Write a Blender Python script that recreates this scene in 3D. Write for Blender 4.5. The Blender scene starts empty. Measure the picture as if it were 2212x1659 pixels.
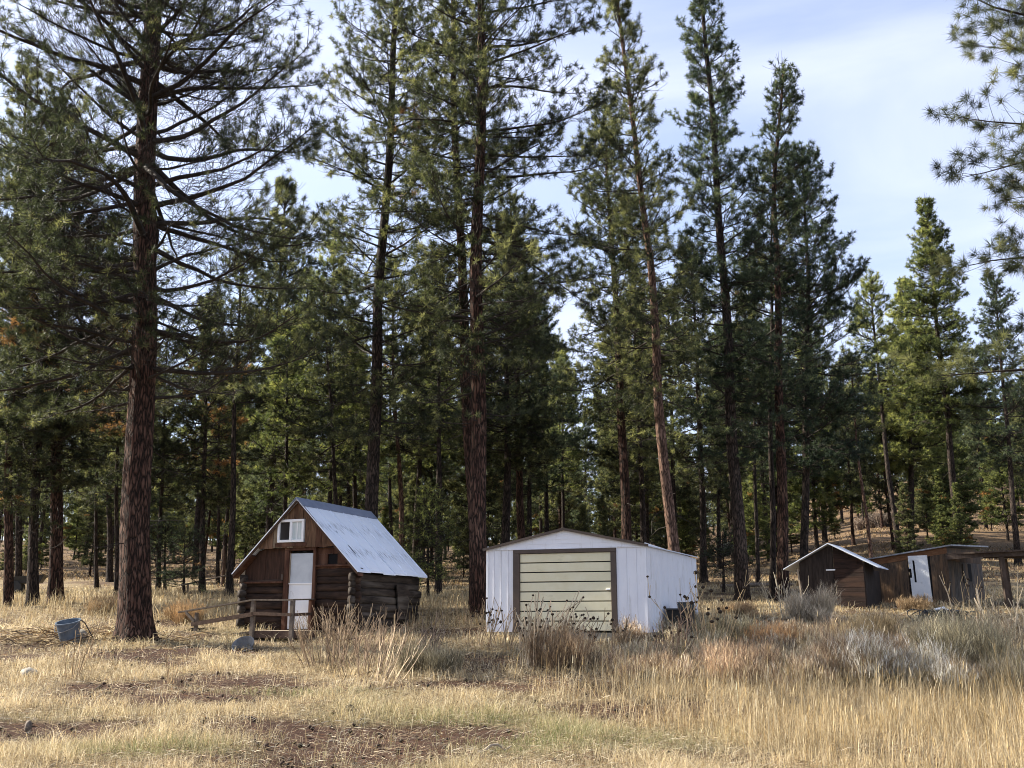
import bpy, math, random
import numpy as np
PI = math.pi
R = math.radians
S = bpy.context.scene
COL = S.collection
CAMZ = 1.6
# ------------------------------------------------------------------ camera
F, CX, CY = 2160., 1106., 829.5
PITCH = math.atan(510.5 / F)
cd = bpy.data.cameras.new('camera')
cam = bpy.data.objects.new('camera', cd)
COL.objects.link(cam)
cam.location = (0, 0, CAMZ)
cam.rotation_euler = (PI / 2 + PITCH, 0, 0)
cd.sensor_width = 36
cd.lens = 36 * F / 2212
cd.clip_end = 3000
S.camera = cam
try:
    S.cycles.pixel_filter_type = 'BLACKMAN_HARRIS'; S.cycles.filter_width = 1.0
except Exception:
    pass


def ray(px, py):
    u = (px - CX) / F
    v = (CY - py) / F
    return np.array([u, math.cos(PITCH) - v * math.sin(PITCH), math.sin(PITCH) + v * math.cos(PITCH)])


def at(px, py, Y):
    d = ray(px, py)
    p = d * Y / d[1]
    p[2] += CAMZ
    return p


# ------------------------------------------------------------------ noise / terrain
_r = np.random.RandomState(5)
_lat = _r.rand(256, 256)


def vnoise(x, y, s=1.0, o=0):
    x = np.asarray(x, float) / s + 37.3 * o + 500
    y = np.asarray(y, float) / s + 11.7 * o + 500
    xi = np.floor(x).astype(int); yi = np.floor(y).astype(int)
    fx = x - xi; fy = y - yi
    fx = fx * fx * (3 - 2 * fx); fy = fy * fy * (3 - 2 * fy)
    a = _lat[xi % 256, yi % 256]; b = _lat[(xi + 1) % 256, yi % 256]
    c = _lat[xi % 256, (yi + 1) % 256]; d = _lat[(xi + 1) % 256, (yi + 1) % 256]
    return (a * (1 - fx) + b * fx) * (1 - fy) + (c * (1 - fx) + d * fx) * fy


def fbm(x, y, s, o=0):
    return (vnoise(x, y, s, o) + .5 * vnoise(x, y, s / 2, o + 1) + .25 * vnoise(x, y, s / 4, o + 2)) / 1.75


def sst(a, b, t):
    t = np.clip((np.asarray(t, float) - a) / (b - a), 0, 1)
    return t * t * (3 - 2 * t)


KY = [-80, 6, 12, 24, 29, 37, 50, 70, 100, 150, 260, 420, 900]
KZ = [-1.6, -1.6, -1.42, -.50, .02, .68, 1.7, 3.1, 5.2, 9.5, 20, 30, 30]


def G(x, y):
    x = np.asarray(x, float); y = np.asarray(y, float)
    z = np.interp(y, KY, KZ)
    q = x / np.maximum(y, 20)
    z = z + sst(.1, .42, q) * np.clip(y - 44, 0, 200) * .075
    near = sst(4, 10, y)
    z = z + near * (.16 * (fbm(x, y, 5., 3) - .5) + .09 * (vnoise(x, y, 1.1, 7) - .5) + .04 * (vnoise(x, y, .45, 8) - .5)) + sst(40, 80, y) * 1.2 * (fbm(x, y, 22., 9) - .5)
    z = z - .10 * np.exp(-((x + 6.0) / 1.6) ** 2 - ((y - 24.6) / 1.1) ** 2)     # trodden hollow before the porch
    return z + CAMZ


def gpt(px, py):
    """the point of the ground seen at a place of the picture"""
    d = ray(px, py)
    t = np.linspace(6, 260, 3000)
    P = d[None, :] / d[1] * t[:, None]
    below = P[:, 2] + CAMZ < G(P[:, 0], P[:, 1])
    i = int(np.argmax(below)) if below.any() else len(t) - 1
    return P[i, 0], P[i, 1]


# ------------------------------------------------------------------ object helpers
def link(o, parent=None):
    COL.objects.link(o)
    if parent is not None:
        o.parent = parent
    return o


def tag(o, label=None, cat=None, group=None, kind=None):
    if label: o['label'] = label
    if cat: o['category'] = cat
    if group: o['group'] = group
    if kind: o['kind'] = kind
    return o


def thing(name, loc, rz, label, cat, group=None):
    o = bpy.data.objects.new(name, None)
    o.empty_display_size = .2
    link(o)
    o.location = loc
    o.rotation_euler = (0, 0, rz)
    return tag(o, label, cat, group)


def tri_mesh(name, V, T, mats, mi=None, attrs=None, smooth=False):
    me = bpy.data.meshes.new(name)
    V = np.ascontiguousarray(V, np.float32); T = np.ascontiguousarray(T, np.int32)
    me.vertices.add(len(V)); me.vertices.foreach_set('co', V.ravel())
    me.loops.add(T.size); me.loops.foreach_set('vertex_index', T.ravel())
    me.polygons.add(len(T))
    me.polygons.foreach_set('loop_start', np.arange(0, T.size, 3, dtype=np.int32))
    for m in (mats if isinstance(mats, (list, tuple)) else [mats]):
        me.materials.append(m)
    if mi is not None:
        me.polygons.foreach_set('material_index', np.asarray(mi, np.int32))
    if smooth is not False:
        sm = np.ones(len(T), bool) if smooth is True else np.asarray(smooth, bool)
        me.polygons.foreach_set('use_smooth', sm)
    else:
        me.polygons.foreach_set('use_smooth', np.zeros(len(T), bool))
    me.update(calc_edges=True)
    for k, a in (attrs or {}).items():
        if a.ndim == 1:
            at_ = me.attributes.new(k, 'FLOAT', 'POINT'); at_.data.foreach_set('value', np.ascontiguousarray(a, np.float32))
        else:
            at_ = me.attributes.new(k, 'FLOAT_COLOR', 'POINT')
            c = np.ones((len(a), 4), np.float32); c[:, :3] = a
            at_.data.foreach_set('color', c.ravel())
    return me


class MB:
    def __init__(s):
        s.v = []; s.f = []

    def add(s, vs, fs):
        n = len(s.v); s.v += [tuple(p) for p in vs]; s.f += [tuple(i + n for i in f) for f in fs]; return s

    def box(s, x0, x1, y0, y1, z0, z1):
        return s.add([(x0, y0, z0), (x1, y0, z0), (x1, y1, z0), (x0, y1, z0), (x0, y0, z1), (x1, y0, z1), (x1, y1, z1), (x0, y1, z1)],
                     [(0, 3, 2, 1), (4, 5, 6, 7), (0, 1, 5, 4), (1, 2, 6, 5), (2, 3, 7, 6), (3, 0, 4, 7)])

    def hexa(s, p):
        return s.add(p, [(0, 3, 2, 1), (4, 5, 6, 7), (0, 1, 5, 4), (1, 2, 6, 5), (2, 3, 7, 6), (3, 0, 4, 7)])

    def beam(s, a, b, w, h, up=(0, 0, 1)):
        a = np.array(a, float); b = np.array(b, float); d = b - a; d /= np.linalg.norm(d)
        u = np.cross(d, up); u /= np.linalg.norm(u); v = np.cross(u, d)
        u = u * w / 2; v = v * h / 2
        return s.hexa([a - u - v, b - u - v, b + u - v, a + u - v, a - u + v, b - u + v, b + u + v, a + u + v])

    def prism(s, poly, y0, y1):
        """poly in xz, extruded along y"""
        n = len(poly)
        vs = [(x, y0, z) for x, z in poly] + [(x, y1, z) for x, z in poly]
        return s.add(vs, [tuple(range(n)), tuple(range(2 * n - 1, n - 1, -1))] + [(i, i + n, (i + 1) % n + n, (i + 1) % n) for i in range(n)])

    def tube(s, pts, rs, n=8, cap=True, wob=0, seed=0):
        rr = random.Random(seed)
        pts = [np.array(p, float) for p in pts]; vs = []; fs = []
        for i, p in enumerate(pts):
            d = pts[min(i + 1, len(pts) - 1)] - pts[max(i - 1, 0)]; d /= np.linalg.norm(d)
            u = np.cross(d, (0, 0, 1) if abs(d[2]) < .9 else (1, 0, 0)); u /= np.linalg.norm(u); w = np.cross(d, u)
            for k in range(n):
                a = 2 * PI * k / n; q = rs[i] * (1 + wob * (rr.random() - .5))
                vs.append(p + q * (math.cos(a) * u + math.sin(a) * w))
        for i in range(len(pts) - 1):
            for k in range(n):
                fs.append((i * n + k, (i + 1) * n + k, (i + 1) * n + (k + 1) % n, i * n + (k + 1) % n))
        if cap:
            fs += [tuple(range(n)), tuple(range(len(vs) - 1, len(vs) - n - 1, -1))]
        return s.add(vs, fs)

    def build(s, name, mat, parent=None, bevel=0, smooth=False):
        me = bpy.data.meshes.new(name); me.from_pydata(s.v, [], s.f)
        import bmesh
        bm = bmesh.new(); bm.from_mesh(me); bmesh.ops.recalc_face_normals(bm, faces=bm.faces)
        if bevel:
            bmesh.ops.bevel(bm, geom=bm.edges[:], offset=bevel, segments=1, affect='EDGES', clamp_overlap=True)
        bm.to_mesh(me); bm.free()
        me.materials.append(mat)
        if smooth:
            for p in me.polygons: p.use_smooth = True
        o = bpy.data.objects.new(name, me)
        return link(o, parent)


# ------------------------------------------------------------------ materials
def newmat(name):
    m = bpy.data.materials.new(name); m.use_nodes = True
    nt = m.node_tree; nt.nodes.clear()
    out = nt.nodes.new('ShaderNodeOutputMaterial')
    return m, nt, out


def N(nt, t, **kw):
    n = nt.nodes.new(t)
    for k, v in kw.items(): setattr(n, k, v)
    return n


def surf(name, c1, c2=None, c3=None, scale=(1, 1, 1), ns=6, lo=.35, hi=.65, rough=.85, spec=.2, bump=0., bs=None, metallic=0., wave=None, grime=None):
    """noise-varied surface: c1/c2 by stretched noise, c3 by a second, coarser noise"""
    m, nt, out = newmat(name); L = nt.links.new
    b = N(nt, 'ShaderNodeBsdfPrincipled')
    b.inputs['Roughness'].default_value = rough; b.inputs['Specular IOR Level'].default_value = spec; b.inputs['Metallic'].default_value = metallic
    tc = N(nt, 'ShaderNodeTexCoord'); mp = N(nt, 'ShaderNodeMapping'); mp.inputs['Scale'].default_value = scale
    L(tc.outputs['Object'], mp.inputs['Vector'])
    n1 = N(nt, 'ShaderNodeTexNoise'); n1.inputs['Scale'].default_value = ns; n1.inputs['Detail'].default_value = 8; n1.inputs['Roughness'].default_value = .65
    L(mp.outputs[0], n1.inputs['Vector'])
    mr = N(nt, 'ShaderNodeMapRange'); mr.inputs[1].default_value = lo; mr.inputs[2].default_value = hi
    L(n1.outputs['Fac'], mr.inputs[0])
    mx = N(nt, 'ShaderNodeMix', data_type='RGBA'); mx.inputs[6].default_value = (*c1, 1); mx.inputs[7].default_value = (*(c2 or c1), 1)
    L(mr.outputs[0], mx.inputs[0]); cur = mx.outputs[2]
    if c3:
        n2 = N(nt, 'ShaderNodeTexNoise'); n2.inputs['Scale'].default_value = ns * .27; n2.inputs['Detail'].default_value = 5
        L(mp.outputs[0], n2.inputs['Vector'])
        m2 = N(nt, 'ShaderNodeMapRange'); m2.inputs[1].default_value = .5; m2.inputs[2].default_value = .68
        L(n2.outputs['Fac'], m2.inputs[0])
        mx2 = N(nt, 'ShaderNodeMix', data_type='RGBA'); L(m2.outputs[0], mx2.inputs[0]); L(cur, mx2.inputs[6]); mx2.inputs[7].default_value = (*c3, 1)
        cur = mx2.outputs[2]
    if grime:
        gc, gs, glo, ghi, gsc = grime
        mp3 = N(nt, 'ShaderNodeMapping'); mp3.inputs['Scale'].default_value = gs; L(tc.outputs['Object'], mp3.inputs['Vector'])
        n3 = N(nt, 'ShaderNodeTexNoise'); n3.inputs['Scale'].default_value = gsc; n3.inputs['Detail'].default_value = 6; n3.inputs['Roughness'].default_value = .7
        L(mp3.outputs[0], n3.inputs['Vector'])
        m3 = N(nt, 'ShaderNodeMapRange'); m3.inputs[1].default_value = glo; m3.inputs[2].default_value = ghi; L(n3.outputs['Fac'], m3.inputs[0])
        mx3 = N(nt, 'ShaderNodeMix', data_type='RGBA'); L(m3.outputs[0], mx3.inputs[0]); L(cur, mx3.inputs[6]); mx3.inputs[7].default_value = (*gc, 1)
        cur = mx3.outputs[2]
    L(cur, b.inputs['Base Color'])
    if bump:
        bp = N(nt, 'ShaderNodeBump'); bp.inputs['Strength'].default_value = bump; bp.inputs['Distance'].default_value = bs or .02
        L(n1.outputs['Fac'], bp.inputs['Height']); L(bp.outputs[0], b.inputs['Normal'])
    L(b.outputs[0], out.inputs[0])
    return m


def bark(name, c_dark, c_plate, c_light, s=1.0, dist=.04):
    """plated bark: stretched voronoi furrows"""
    m, nt, out = newmat(name); L = nt.links.new
    b = N(nt, 'ShaderNodeBsdfPrincipled'); b.inputs['Roughness'].default_value = .9; b.inputs['Specular IOR Level'].default_value = .15
    tc = N(nt, 'ShaderNodeTexCoord'); mp = N(nt, 'ShaderNodeMapping'); mp.inputs['Scale'].default_value = (11 * s, 11 * s, 2.0 * s)
    L(tc.outputs['Object'], mp.inputs['Vector'])
    nz = N(nt, 'ShaderNodeTexNoise'); nz.inputs['Scale'].default_value = .9; nz.inputs['Detail'].default_value = 6
    L(mp.outputs[0], nz.inputs['Vector'])
    ad = N(nt, 'ShaderNodeMix', data_type='RGBA', blend_type='LINEAR_LIGHT'); ad.inputs[0].default_value = .8
    L(mp.outputs[0], ad.inputs[6]); L(nz.outputs['Color'], ad.inputs[7])
    vo = N(nt, 'ShaderNodeTexVoronoi', feature='DISTANCE_TO_EDGE'); vo.inputs['Scale'].default_value = 1.3
    L(ad.outputs[2], vo.inputs['Vector'])
    rp = N(nt, 'ShaderNodeMapRange'); rp.inputs[1].default_value = .0; rp.inputs[2].default_value = .22; L(vo.outputs['Distance'], rp.inputs[0])
    n2 = N(nt, 'ShaderNodeTexNoise'); n2.inputs['Scale'].default_value = 2.2 * s; n2.inputs['Detail'].default_value = 7; L(tc.outputs['Object'], n2.inputs['Vector'])
    r2 = N(nt, 'ShaderNodeMapRange'); r2.inputs[1].default_value = .38; r2.inputs[2].default_value = .66; L(n2.outputs['Fac'], r2.inputs[0])
    m1 = N(nt, 'ShaderNodeMix', data_type='RGBA'); m1.inputs[6].default_value = (*c_plate, 1); m1.inputs[7].default_value = (*c_light, 1); L(r2.outputs[0], m1.inputs[0])
    m2 = N(nt, 'ShaderNodeMix', data_type='RGBA'); m2.inputs[6].default_value = (*c_dark, 1); L(m1.outputs[2], m2.inputs[7]); L(rp.outputs[0], m2.inputs[0])
    L(m2.outputs[2], b.inputs['Base Color'])
    bp = N(nt, 'ShaderNodeBump'); bp.inputs['Strength'].default_value = .9; bp.inputs['Distance'].default_value = dist
    L(rp.outputs[0], bp.inputs['Height']); L(bp.outputs[0], b.inputs['Normal'])
    L(b.outputs[0], out.inputs[0])
    return m


def needles(name, cols, tcol, tmix=.35, dead=(.19, .105, .05)):
    m, nt, out = newmat(name); L = nt.links.new
    a = N(nt, 'ShaderNodeAttribute', attribute_name='v')
    oi = N(nt, 'ShaderNodeObjectInfo')
    ad = N(nt, 'ShaderNodeMath', operation='MULTIPLY_ADD'); L(oi.outputs['Random'], ad.inputs[0]); ad.inputs[1].default_value = .16; L(a.outputs['Fac'], ad.inputs[2])
    sb = N(nt, 'ShaderNodeMath', operation='SUBTRACT'); L(ad.outputs[0], sb.inputs[0]); sb.inputs[1].default_value = .08
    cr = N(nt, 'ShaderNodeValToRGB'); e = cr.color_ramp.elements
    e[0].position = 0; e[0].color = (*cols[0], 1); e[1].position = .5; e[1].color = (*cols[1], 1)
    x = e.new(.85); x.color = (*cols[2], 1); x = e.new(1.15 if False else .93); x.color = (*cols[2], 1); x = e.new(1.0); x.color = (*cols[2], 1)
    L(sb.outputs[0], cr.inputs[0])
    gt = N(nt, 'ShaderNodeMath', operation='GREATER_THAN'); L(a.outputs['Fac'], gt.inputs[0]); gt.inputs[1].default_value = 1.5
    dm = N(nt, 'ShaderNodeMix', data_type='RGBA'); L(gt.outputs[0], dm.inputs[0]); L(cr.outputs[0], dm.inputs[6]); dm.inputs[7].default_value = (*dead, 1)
    b = N(nt, 'ShaderNodeBsdfPrincipled'); b.inputs['Roughness'].default_value = .55; b.inputs['Specular IOR Level'].default_value = .18
    L(dm.outputs[2], b.inputs['Base Color'])
    t = N(nt, 'ShaderNodeBsdfTranslucent')
    tm = N(nt, 'ShaderNodeMix', data_type='RGBA', blend_type='MULTIPLY'); tm.inputs[0].default_value = 1; L(dm.outputs[2], tm.inputs[6]); tm.inputs[7].default_value = (*tcol, 1)
    L(tm.outputs[2], t.inputs[0])
    ms = N(nt, 'ShaderNodeMixShader'); ms.inputs[0].default_value = tmix; L(b.outputs[0], ms.inputs[1]); L(t.outputs[0], ms.inputs[2])
    L(ms.outputs[0], out.inputs[0])
    return m


def colattr(name, rough=.7, tmix=.35, mul=1.0, spec=.25):
    m, nt, out = newmat(name); L = nt.links.new
    a = N(nt, 'ShaderNodeAttribute', attribute_name='col')
    b = N(nt, 'ShaderNodeBsdfPrincipled'); b.inputs['Roughness'].default_value = rough; b.inputs['Specular IOR Level'].default_value = spec
    L(a.outputs['Color'], b.inputs['Base Color'])
    t = N(nt, 'ShaderNodeBsdfTranslucent'); L(a.outputs['Color'], t.inputs[0])
    ms = N(nt, 'ShaderNodeMixShader'); ms.inputs[0].default_value = tmix; L(b.outputs[0], ms.inputs[1]); L(t.outputs[0], ms.inputs[2])
    L(ms.outputs[0], out.inputs[0])
    return m


M = {}
M['bark_red'] = bark('bark_red', (.006, .0045, .0035), (.062, .031, .022), (.115, .066, .047))
M['bark_dark'] = bark('bark_dark', (.008, .007, .006), (.045, .032, .026), (.085, .062, .050), 1.2, .03)
M['bark_pink_sunlit'] = bark('bark_pink_sunlit', (.025, .015, .010), (.13, .075, .052), (.22, .135, .10), 1.2, .02)  # pinkish bark, paler for trunks in the sun: sunlight put into the colour
M['twig'] = surf('twig_bark', (.016, .013, .011), (.042, .033, .027), ns=5)
M['twig_red'] = surf('twig_red', (.06, .035, .024), (.13, .085, .06), ns=3)
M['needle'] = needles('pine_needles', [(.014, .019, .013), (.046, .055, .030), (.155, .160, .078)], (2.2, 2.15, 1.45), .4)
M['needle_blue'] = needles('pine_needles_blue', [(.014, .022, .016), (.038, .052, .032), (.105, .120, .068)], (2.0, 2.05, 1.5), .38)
M['needle_bright'] = needles('needles_bright_sunlit', [(.030, .042, .022), (.082, .098, .046), (.19, .20, .09)], (2.3, 2.25, 1.3), .5)  # brighter needle colours: foliage in the sun, its light painted into the colour
M['grass'] = colattr('dry_grass', .75, .35)
M['shrub'] = colattr('dry_shrub', .8, .15)


# ------------------------------------------------------------------ sky and sun
SUN_AZ, SUN_EL = R(-73), R(35)   # left of the view direction (+Y)
w = bpy.data.worlds.new('World'); S.world = w; w.use_nodes = True
nt = w.node_tree; nt.nodes.clear(); L = nt.links.new
wo = N(nt, 'ShaderNodeOutputWorld'); bg = N(nt, 'ShaderNodeBackground'); bg.inputs[1].default_value = .088
sky = N(nt, 'ShaderNodeTexSky'); sky.sky_type = 'NISHITA'; sky.sun_disc = False
sky.sun_elevation = SUN_EL; sky.sun_rotation = SUN_AZ; sky.air_density = 1.0; sky.dust_density = 2.6; sky.ozone_density = 1.4; sky.altitude = 900
tc = N(nt, 'ShaderNodeTexCoord'); mp = N(nt, 'ShaderNodeMapping'); mp.inputs['Scale'].default_value = (1.0, 1.0, 3.2)
mp.inputs['Rotation'].default_value = (0, R(12), R(20))
L(tc.outputs['Generated'], mp.inputs['Vector'])
nz = N(nt, 'ShaderNodeTexNoise'); nz.inputs['Scale'].default_value = 1.9; nz.inputs['Detail'].default_value = 7; nz.inputs['Roughness'].default_value = .5; nz.inputs['Distortion'].default_value = .5
L(mp.outputs[0], nz.inputs['Vector'])
mr = N(nt, 'ShaderNodeMapRange'); mr.inputs[1].default_value = .3; mr.inputs[2].default_value = .75; mr.inputs[3].default_value = .12; mr.inputs[4].default_value = .80
L(nz.outputs['Fac'], mr.inputs[0])
mx = N(nt, 'ShaderNodeMix', data_type='RGBA'); L(mr.outputs[0], mx.inputs[0]); L(sky.outputs[0], mx.inputs[6]); mx.inputs[7].default_value = (4.5, 4.7, 5.9, 1)
L(mx.outputs[2], bg.inputs[0]); L(bg.outputs[0], wo.inputs[0])
sd = bpy.data.lights.new('sun', 'SUN'); sd.energy = 5.0; sd.angle = R(.6); sd.color = (1, .93, .80)
so = bpy.data.objects.new('sun', sd); link(so)
so.rotation_euler = (PI / 2 - SUN_EL, 0, PI - SUN_AZ)
so.location = (0, 0, 60)
S.view_settings.view_transform = 'Standard'; S.view_settings.look = 'None'
S.view_settings.exposure = 1.62; S.view_settings.gamma = 1
# sun lamp points along its local -Z: check that it comes from the left and ahead
import mathutils
_d = mathutils.Euler(so.rotation_euler).to_matrix() @ mathutils.Vector((0, 0, 1))
_want = mathutils.Vector((math.sin(SUN_AZ) * math.cos(SUN_EL), math.cos(SUN_AZ) * math.cos(SUN_EL), math.sin(SUN_EL)))
so.rotation_euler = _want.to_track_quat('Z', 'Y').to_euler()


# ------------------------------------------------------------------ ground
def patches():
    """bare earth (b) and green (g) patches of the foreground, as ellipses on the ground"""
    out = []
    for kind, px, py, rx, ry in [('b', 600, 1482, 2.6, .55), ('b', 420, 1505, 1.6, .5), ('b', 760, 1610, 1.3, .9), ('b', 900, 1640, .9, .5), ('b', 230, 1570, 2.0, .4),
                                 ('b', 60, 1590, 1.2, .5), ('b', 560, 1580, .9, .4), ('b', 1330, 1530, 1.2, .7), ('b', 1480, 1545, .9, .5), ('b', 700, 1660, 1.0, .5),
                                 ('g', 1180, 1610, 1.8, 1.0), ('g', 820, 1640, .5, .3), ('g', 1010, 1560, 1.2, .8), ('g', 860, 1590, .8, .3), ('g', 640, 1500, 1.5, .5), ('g', 300, 1640, 1.2, .4),
                                 ('b', 240, 1415, 2.0, .6), ('b', 350, 1405, 1.2, .5), ('b', 290, 1402, 1.1, .45), ('b', 1160, 1370, 3.0, .6)]:
        x, y = gpt(px, py)
        out.append((kind, x, y, rx, ry))
    return out


PT = patches()


def patch(x, y):
    b = np.zeros_like(x); g = np.zeros_like(x)
    wx = x + 1.2 * (fbm(x, y, 1.5, 21) - .5); wy = y + 1.2 * (fbm(x, y, 1.5, 25) - .5)
    for k, cx, cy, rx, ry in PT:
        d = np.exp(-(((wx - cx) / rx) ** 2 + ((wy - cy) / ry) ** 2))
        if k == 'b': b = np.maximum(b, d)
        else: g = np.maximum(g, d)
    b = np.clip(b * 1.5 + .85 * sst(.50, .64, fbm(x, y * 2.0, 2.0, 31)), 0, 1)
    g = np.clip(g * .8 + .2 * sst(.58, .8, fbm(x, y, 3.1, 41)), 0, 1)
    return b, g


def tallness(x, y):
    x0 = np.interp(y, [9, 12, 16, 20, 23.5, 26, 29, 34], [2.6, 1.6, -.3, -1.4, -1.6, -1.2, -16, -40])
    t = sst(0, 2.2, x - x0 + .8 * (fbm(x, y, 2.0, 51) - .5))
    t = t * (1 - .8 * sst(36, 44, y) * (1 - sst(0, 6, x)))
    t = t * (1 - .55 * sst(17.5, 20, y) * sst(-2, 1, x) * (1 - sst(50, 60, y)))
    return t


def build_ground():
    ys = np.concatenate([np.linspace(-70, 7, 12)[:-1], np.arange(7, 40, .16), np.arange(40, 80, .8), np.arange(80, 200, 4), np.geomspace(200, 900, 25)])
    xs = np.concatenate([-np.geomspace(700, 28, 40), np.arange(-27.5, 27.6, .22), np.geomspace(28, 700, 40)])
    X, Y = np.meshgrid(xs, ys)
    Z = G(X, Y)
    b, g = patch(X, Y)
    Z = Z - .03 * b * (Y < 40)
    V = np.stack([X, Y, Z], -1).reshape(-1, 3)
    ny, nx = X.shape
    i = np.arange(ny - 1)[:, None] * nx + np.arange(nx - 1)[None, :]
    T = np.concatenate([np.stack([i, i + 1, i + nx + 1], -1).reshape(-1, 3), np.stack([i, i + nx + 1, i + nx], -1).reshape(-1, 3)])
    straw = np.array([.26, .20, .12]); soil = np.array([.055, .030, .021]); green = np.array([.10, .11, .04]); far = np.array([.15, .10, .058])
    n = fbm(X, Y, .5, 61)[..., None]
    c = straw * (.6 + .6 * n)
    c = c * (1 - g[..., None] * .6) + green * g[..., None] * .6
    c = c * (1 - b[..., None]) + soil * b[..., None]
    ff = sst(45, 75, Y)[..., None]
    c = c * (1 - ff) + far * (.55 + .8 * fbm(X, Y, 6, 71)[..., None]) * ff
    m, nt, out = newmat('field_earth'); L = nt.links.new
    a = N(nt, 'ShaderNodeAttribute', attribute_name='col'); bs = N(nt, 'ShaderNodeBsdfPrincipled'); bs.inputs['Roughness'].default_value = .95; bs.inputs['Specular IOR Level'].default_value = .1
    tc = N(nt, 'ShaderNodeTexCoord'); n1 = N(nt, 'ShaderNodeTexNoise'); n1.inputs['Scale'].default_value = 9; n1.inputs['Detail'].default_value = 10; n1.inputs['Roughness'].default_value = .75
    L(tc.outputs['Object'], n1.inputs['Vector'])
    r1 = N(nt, 'ShaderNodeMapRange'); r1.inputs[1].default_value = .35; r1.inputs[2].default_value = .65; r1.inputs[3].default_value = .4; r1.inputs[4].default_value = 1.45; L(n1.outputs['Fac'], r1.inputs[0])
    mm = N(nt, 'ShaderNodeMix', data_type='RGBA', blend_type='MULTIPLY'); mm.inputs[0].default_value = 1; L(a.outputs['Color'], mm.inputs[6]); L(r1.outputs[0], mm.inputs[7])
    L(mm.outputs[2], bs.inputs['Base Color'])
    bp = N(nt, 'ShaderNodeBump'); bp.inputs['Strength'].default_value = .8; bp.inputs['Distance'].default_value = .05; L(n1.outputs['Fac'], bp.inputs['Height']); L(bp.outputs[0], bs.inputs['Normal'])
    L(bs.outputs[0], out.inputs[0])
    me = tri_mesh('ground', V, T, m, attrs={'col': c.reshape(-1, 3)}, smooth=True)
    o = link(bpy.data.objects.new('ground', me)); tag(o, kind='structure')


build_ground()


# ------------------------------------------------------------------ blades
def blades(rs, P, h, w, lean, az, droop=.5):
    """P (n,3) roots, h heights, w widths, lean horizontal reach of the tip, az its direction"""
    n = len(P)
    dx = np.cos(az) * lean; dy = np.sin(az) * lean
    f = rs.uniform(0, 2 * PI, n)
    sx = np.cos(f) * w / 2; sy = np.sin(f) * w / 2
    V = np.empty((n, 5, 3))
    V[:, 0] = P + np.stack([-sx, -sy, 0 * h - .02], 1)
    V[:, 1] = P + np.stack([sx, sy, 0 * h - .02], 1)
    mid = P + np.stack([dx * .35, dy * .35, h * .62], 1)
    V[:, 2] = mid + np.stack([-sx * .8, -sy * .8, 0 * h], 1)
    V[:, 3] = mid + np.stack([sx * .8, sy * .8, 0 * h], 1)
    V[:, 4] = P + np.stack([dx, dy, h * (1 - .25 * droop)], 1)
    i = np.arange(n)[:, None] * 5
    T = np.concatenate([i + np.array([[0, 1, 3]]), i + np.array([[0, 3, 2]]), i + np.array([[2, 3, 4]])])
    return V.reshape(-1, 3), T


EXCL = []   # footprints kept free of grass: (cx, cy, ax, ay, x0, x1, y0, y1)


def excluded(x, y):
    e = np.zeros(len(x), bool)
    for ox, oy, A, x0, x1, y0, y1 in EXCL:
        c, s = math.cos(A), math.sin(A)
        u = (x - ox) * c - (y - oy) * s; v = (x - ox) * s + (y - oy) * c
        e |= (u > x0) & (u < x1) & (v > y0) & (v < y1)
    return e


def scatter(rs, n, y0, y1, spread=.62, p=1.0):
    u = rs.rand(n)
    if p == 1.0: y = y0 * (y1 / y0) ** u     # density falls with distance squared
    else: y = (y0 ** (p) + u * (y1 ** p - y0 ** p)) ** (1 / p)
    x = (rs.rand(n) * 2 - 1) * spread * y
    return x, y


def palette(rs, cols, n, jit=.18):
    cols = np.array(cols); c = cols[rs.randint(0, len(cols), n)]
    return np.clip(c * (1 + jit * rs.randn(n, 1)), .01, .9)


STRAW = [(.50, .39, .22), (.42, .31, .16), (.58, .48, .30), (.36, .25, .12), (.46, .36, .22)]
GOLD = [(.52, .38, .18), (.44, .31, .14), (.60, .48, .28), (.36, .25, .12), (.56, .46, .30)]
PALE = [(.58, .48, .31), (.49, .40, .25), (.68, .59, .42), (.42, .34, .21), (.28, .21, .12)]


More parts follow.
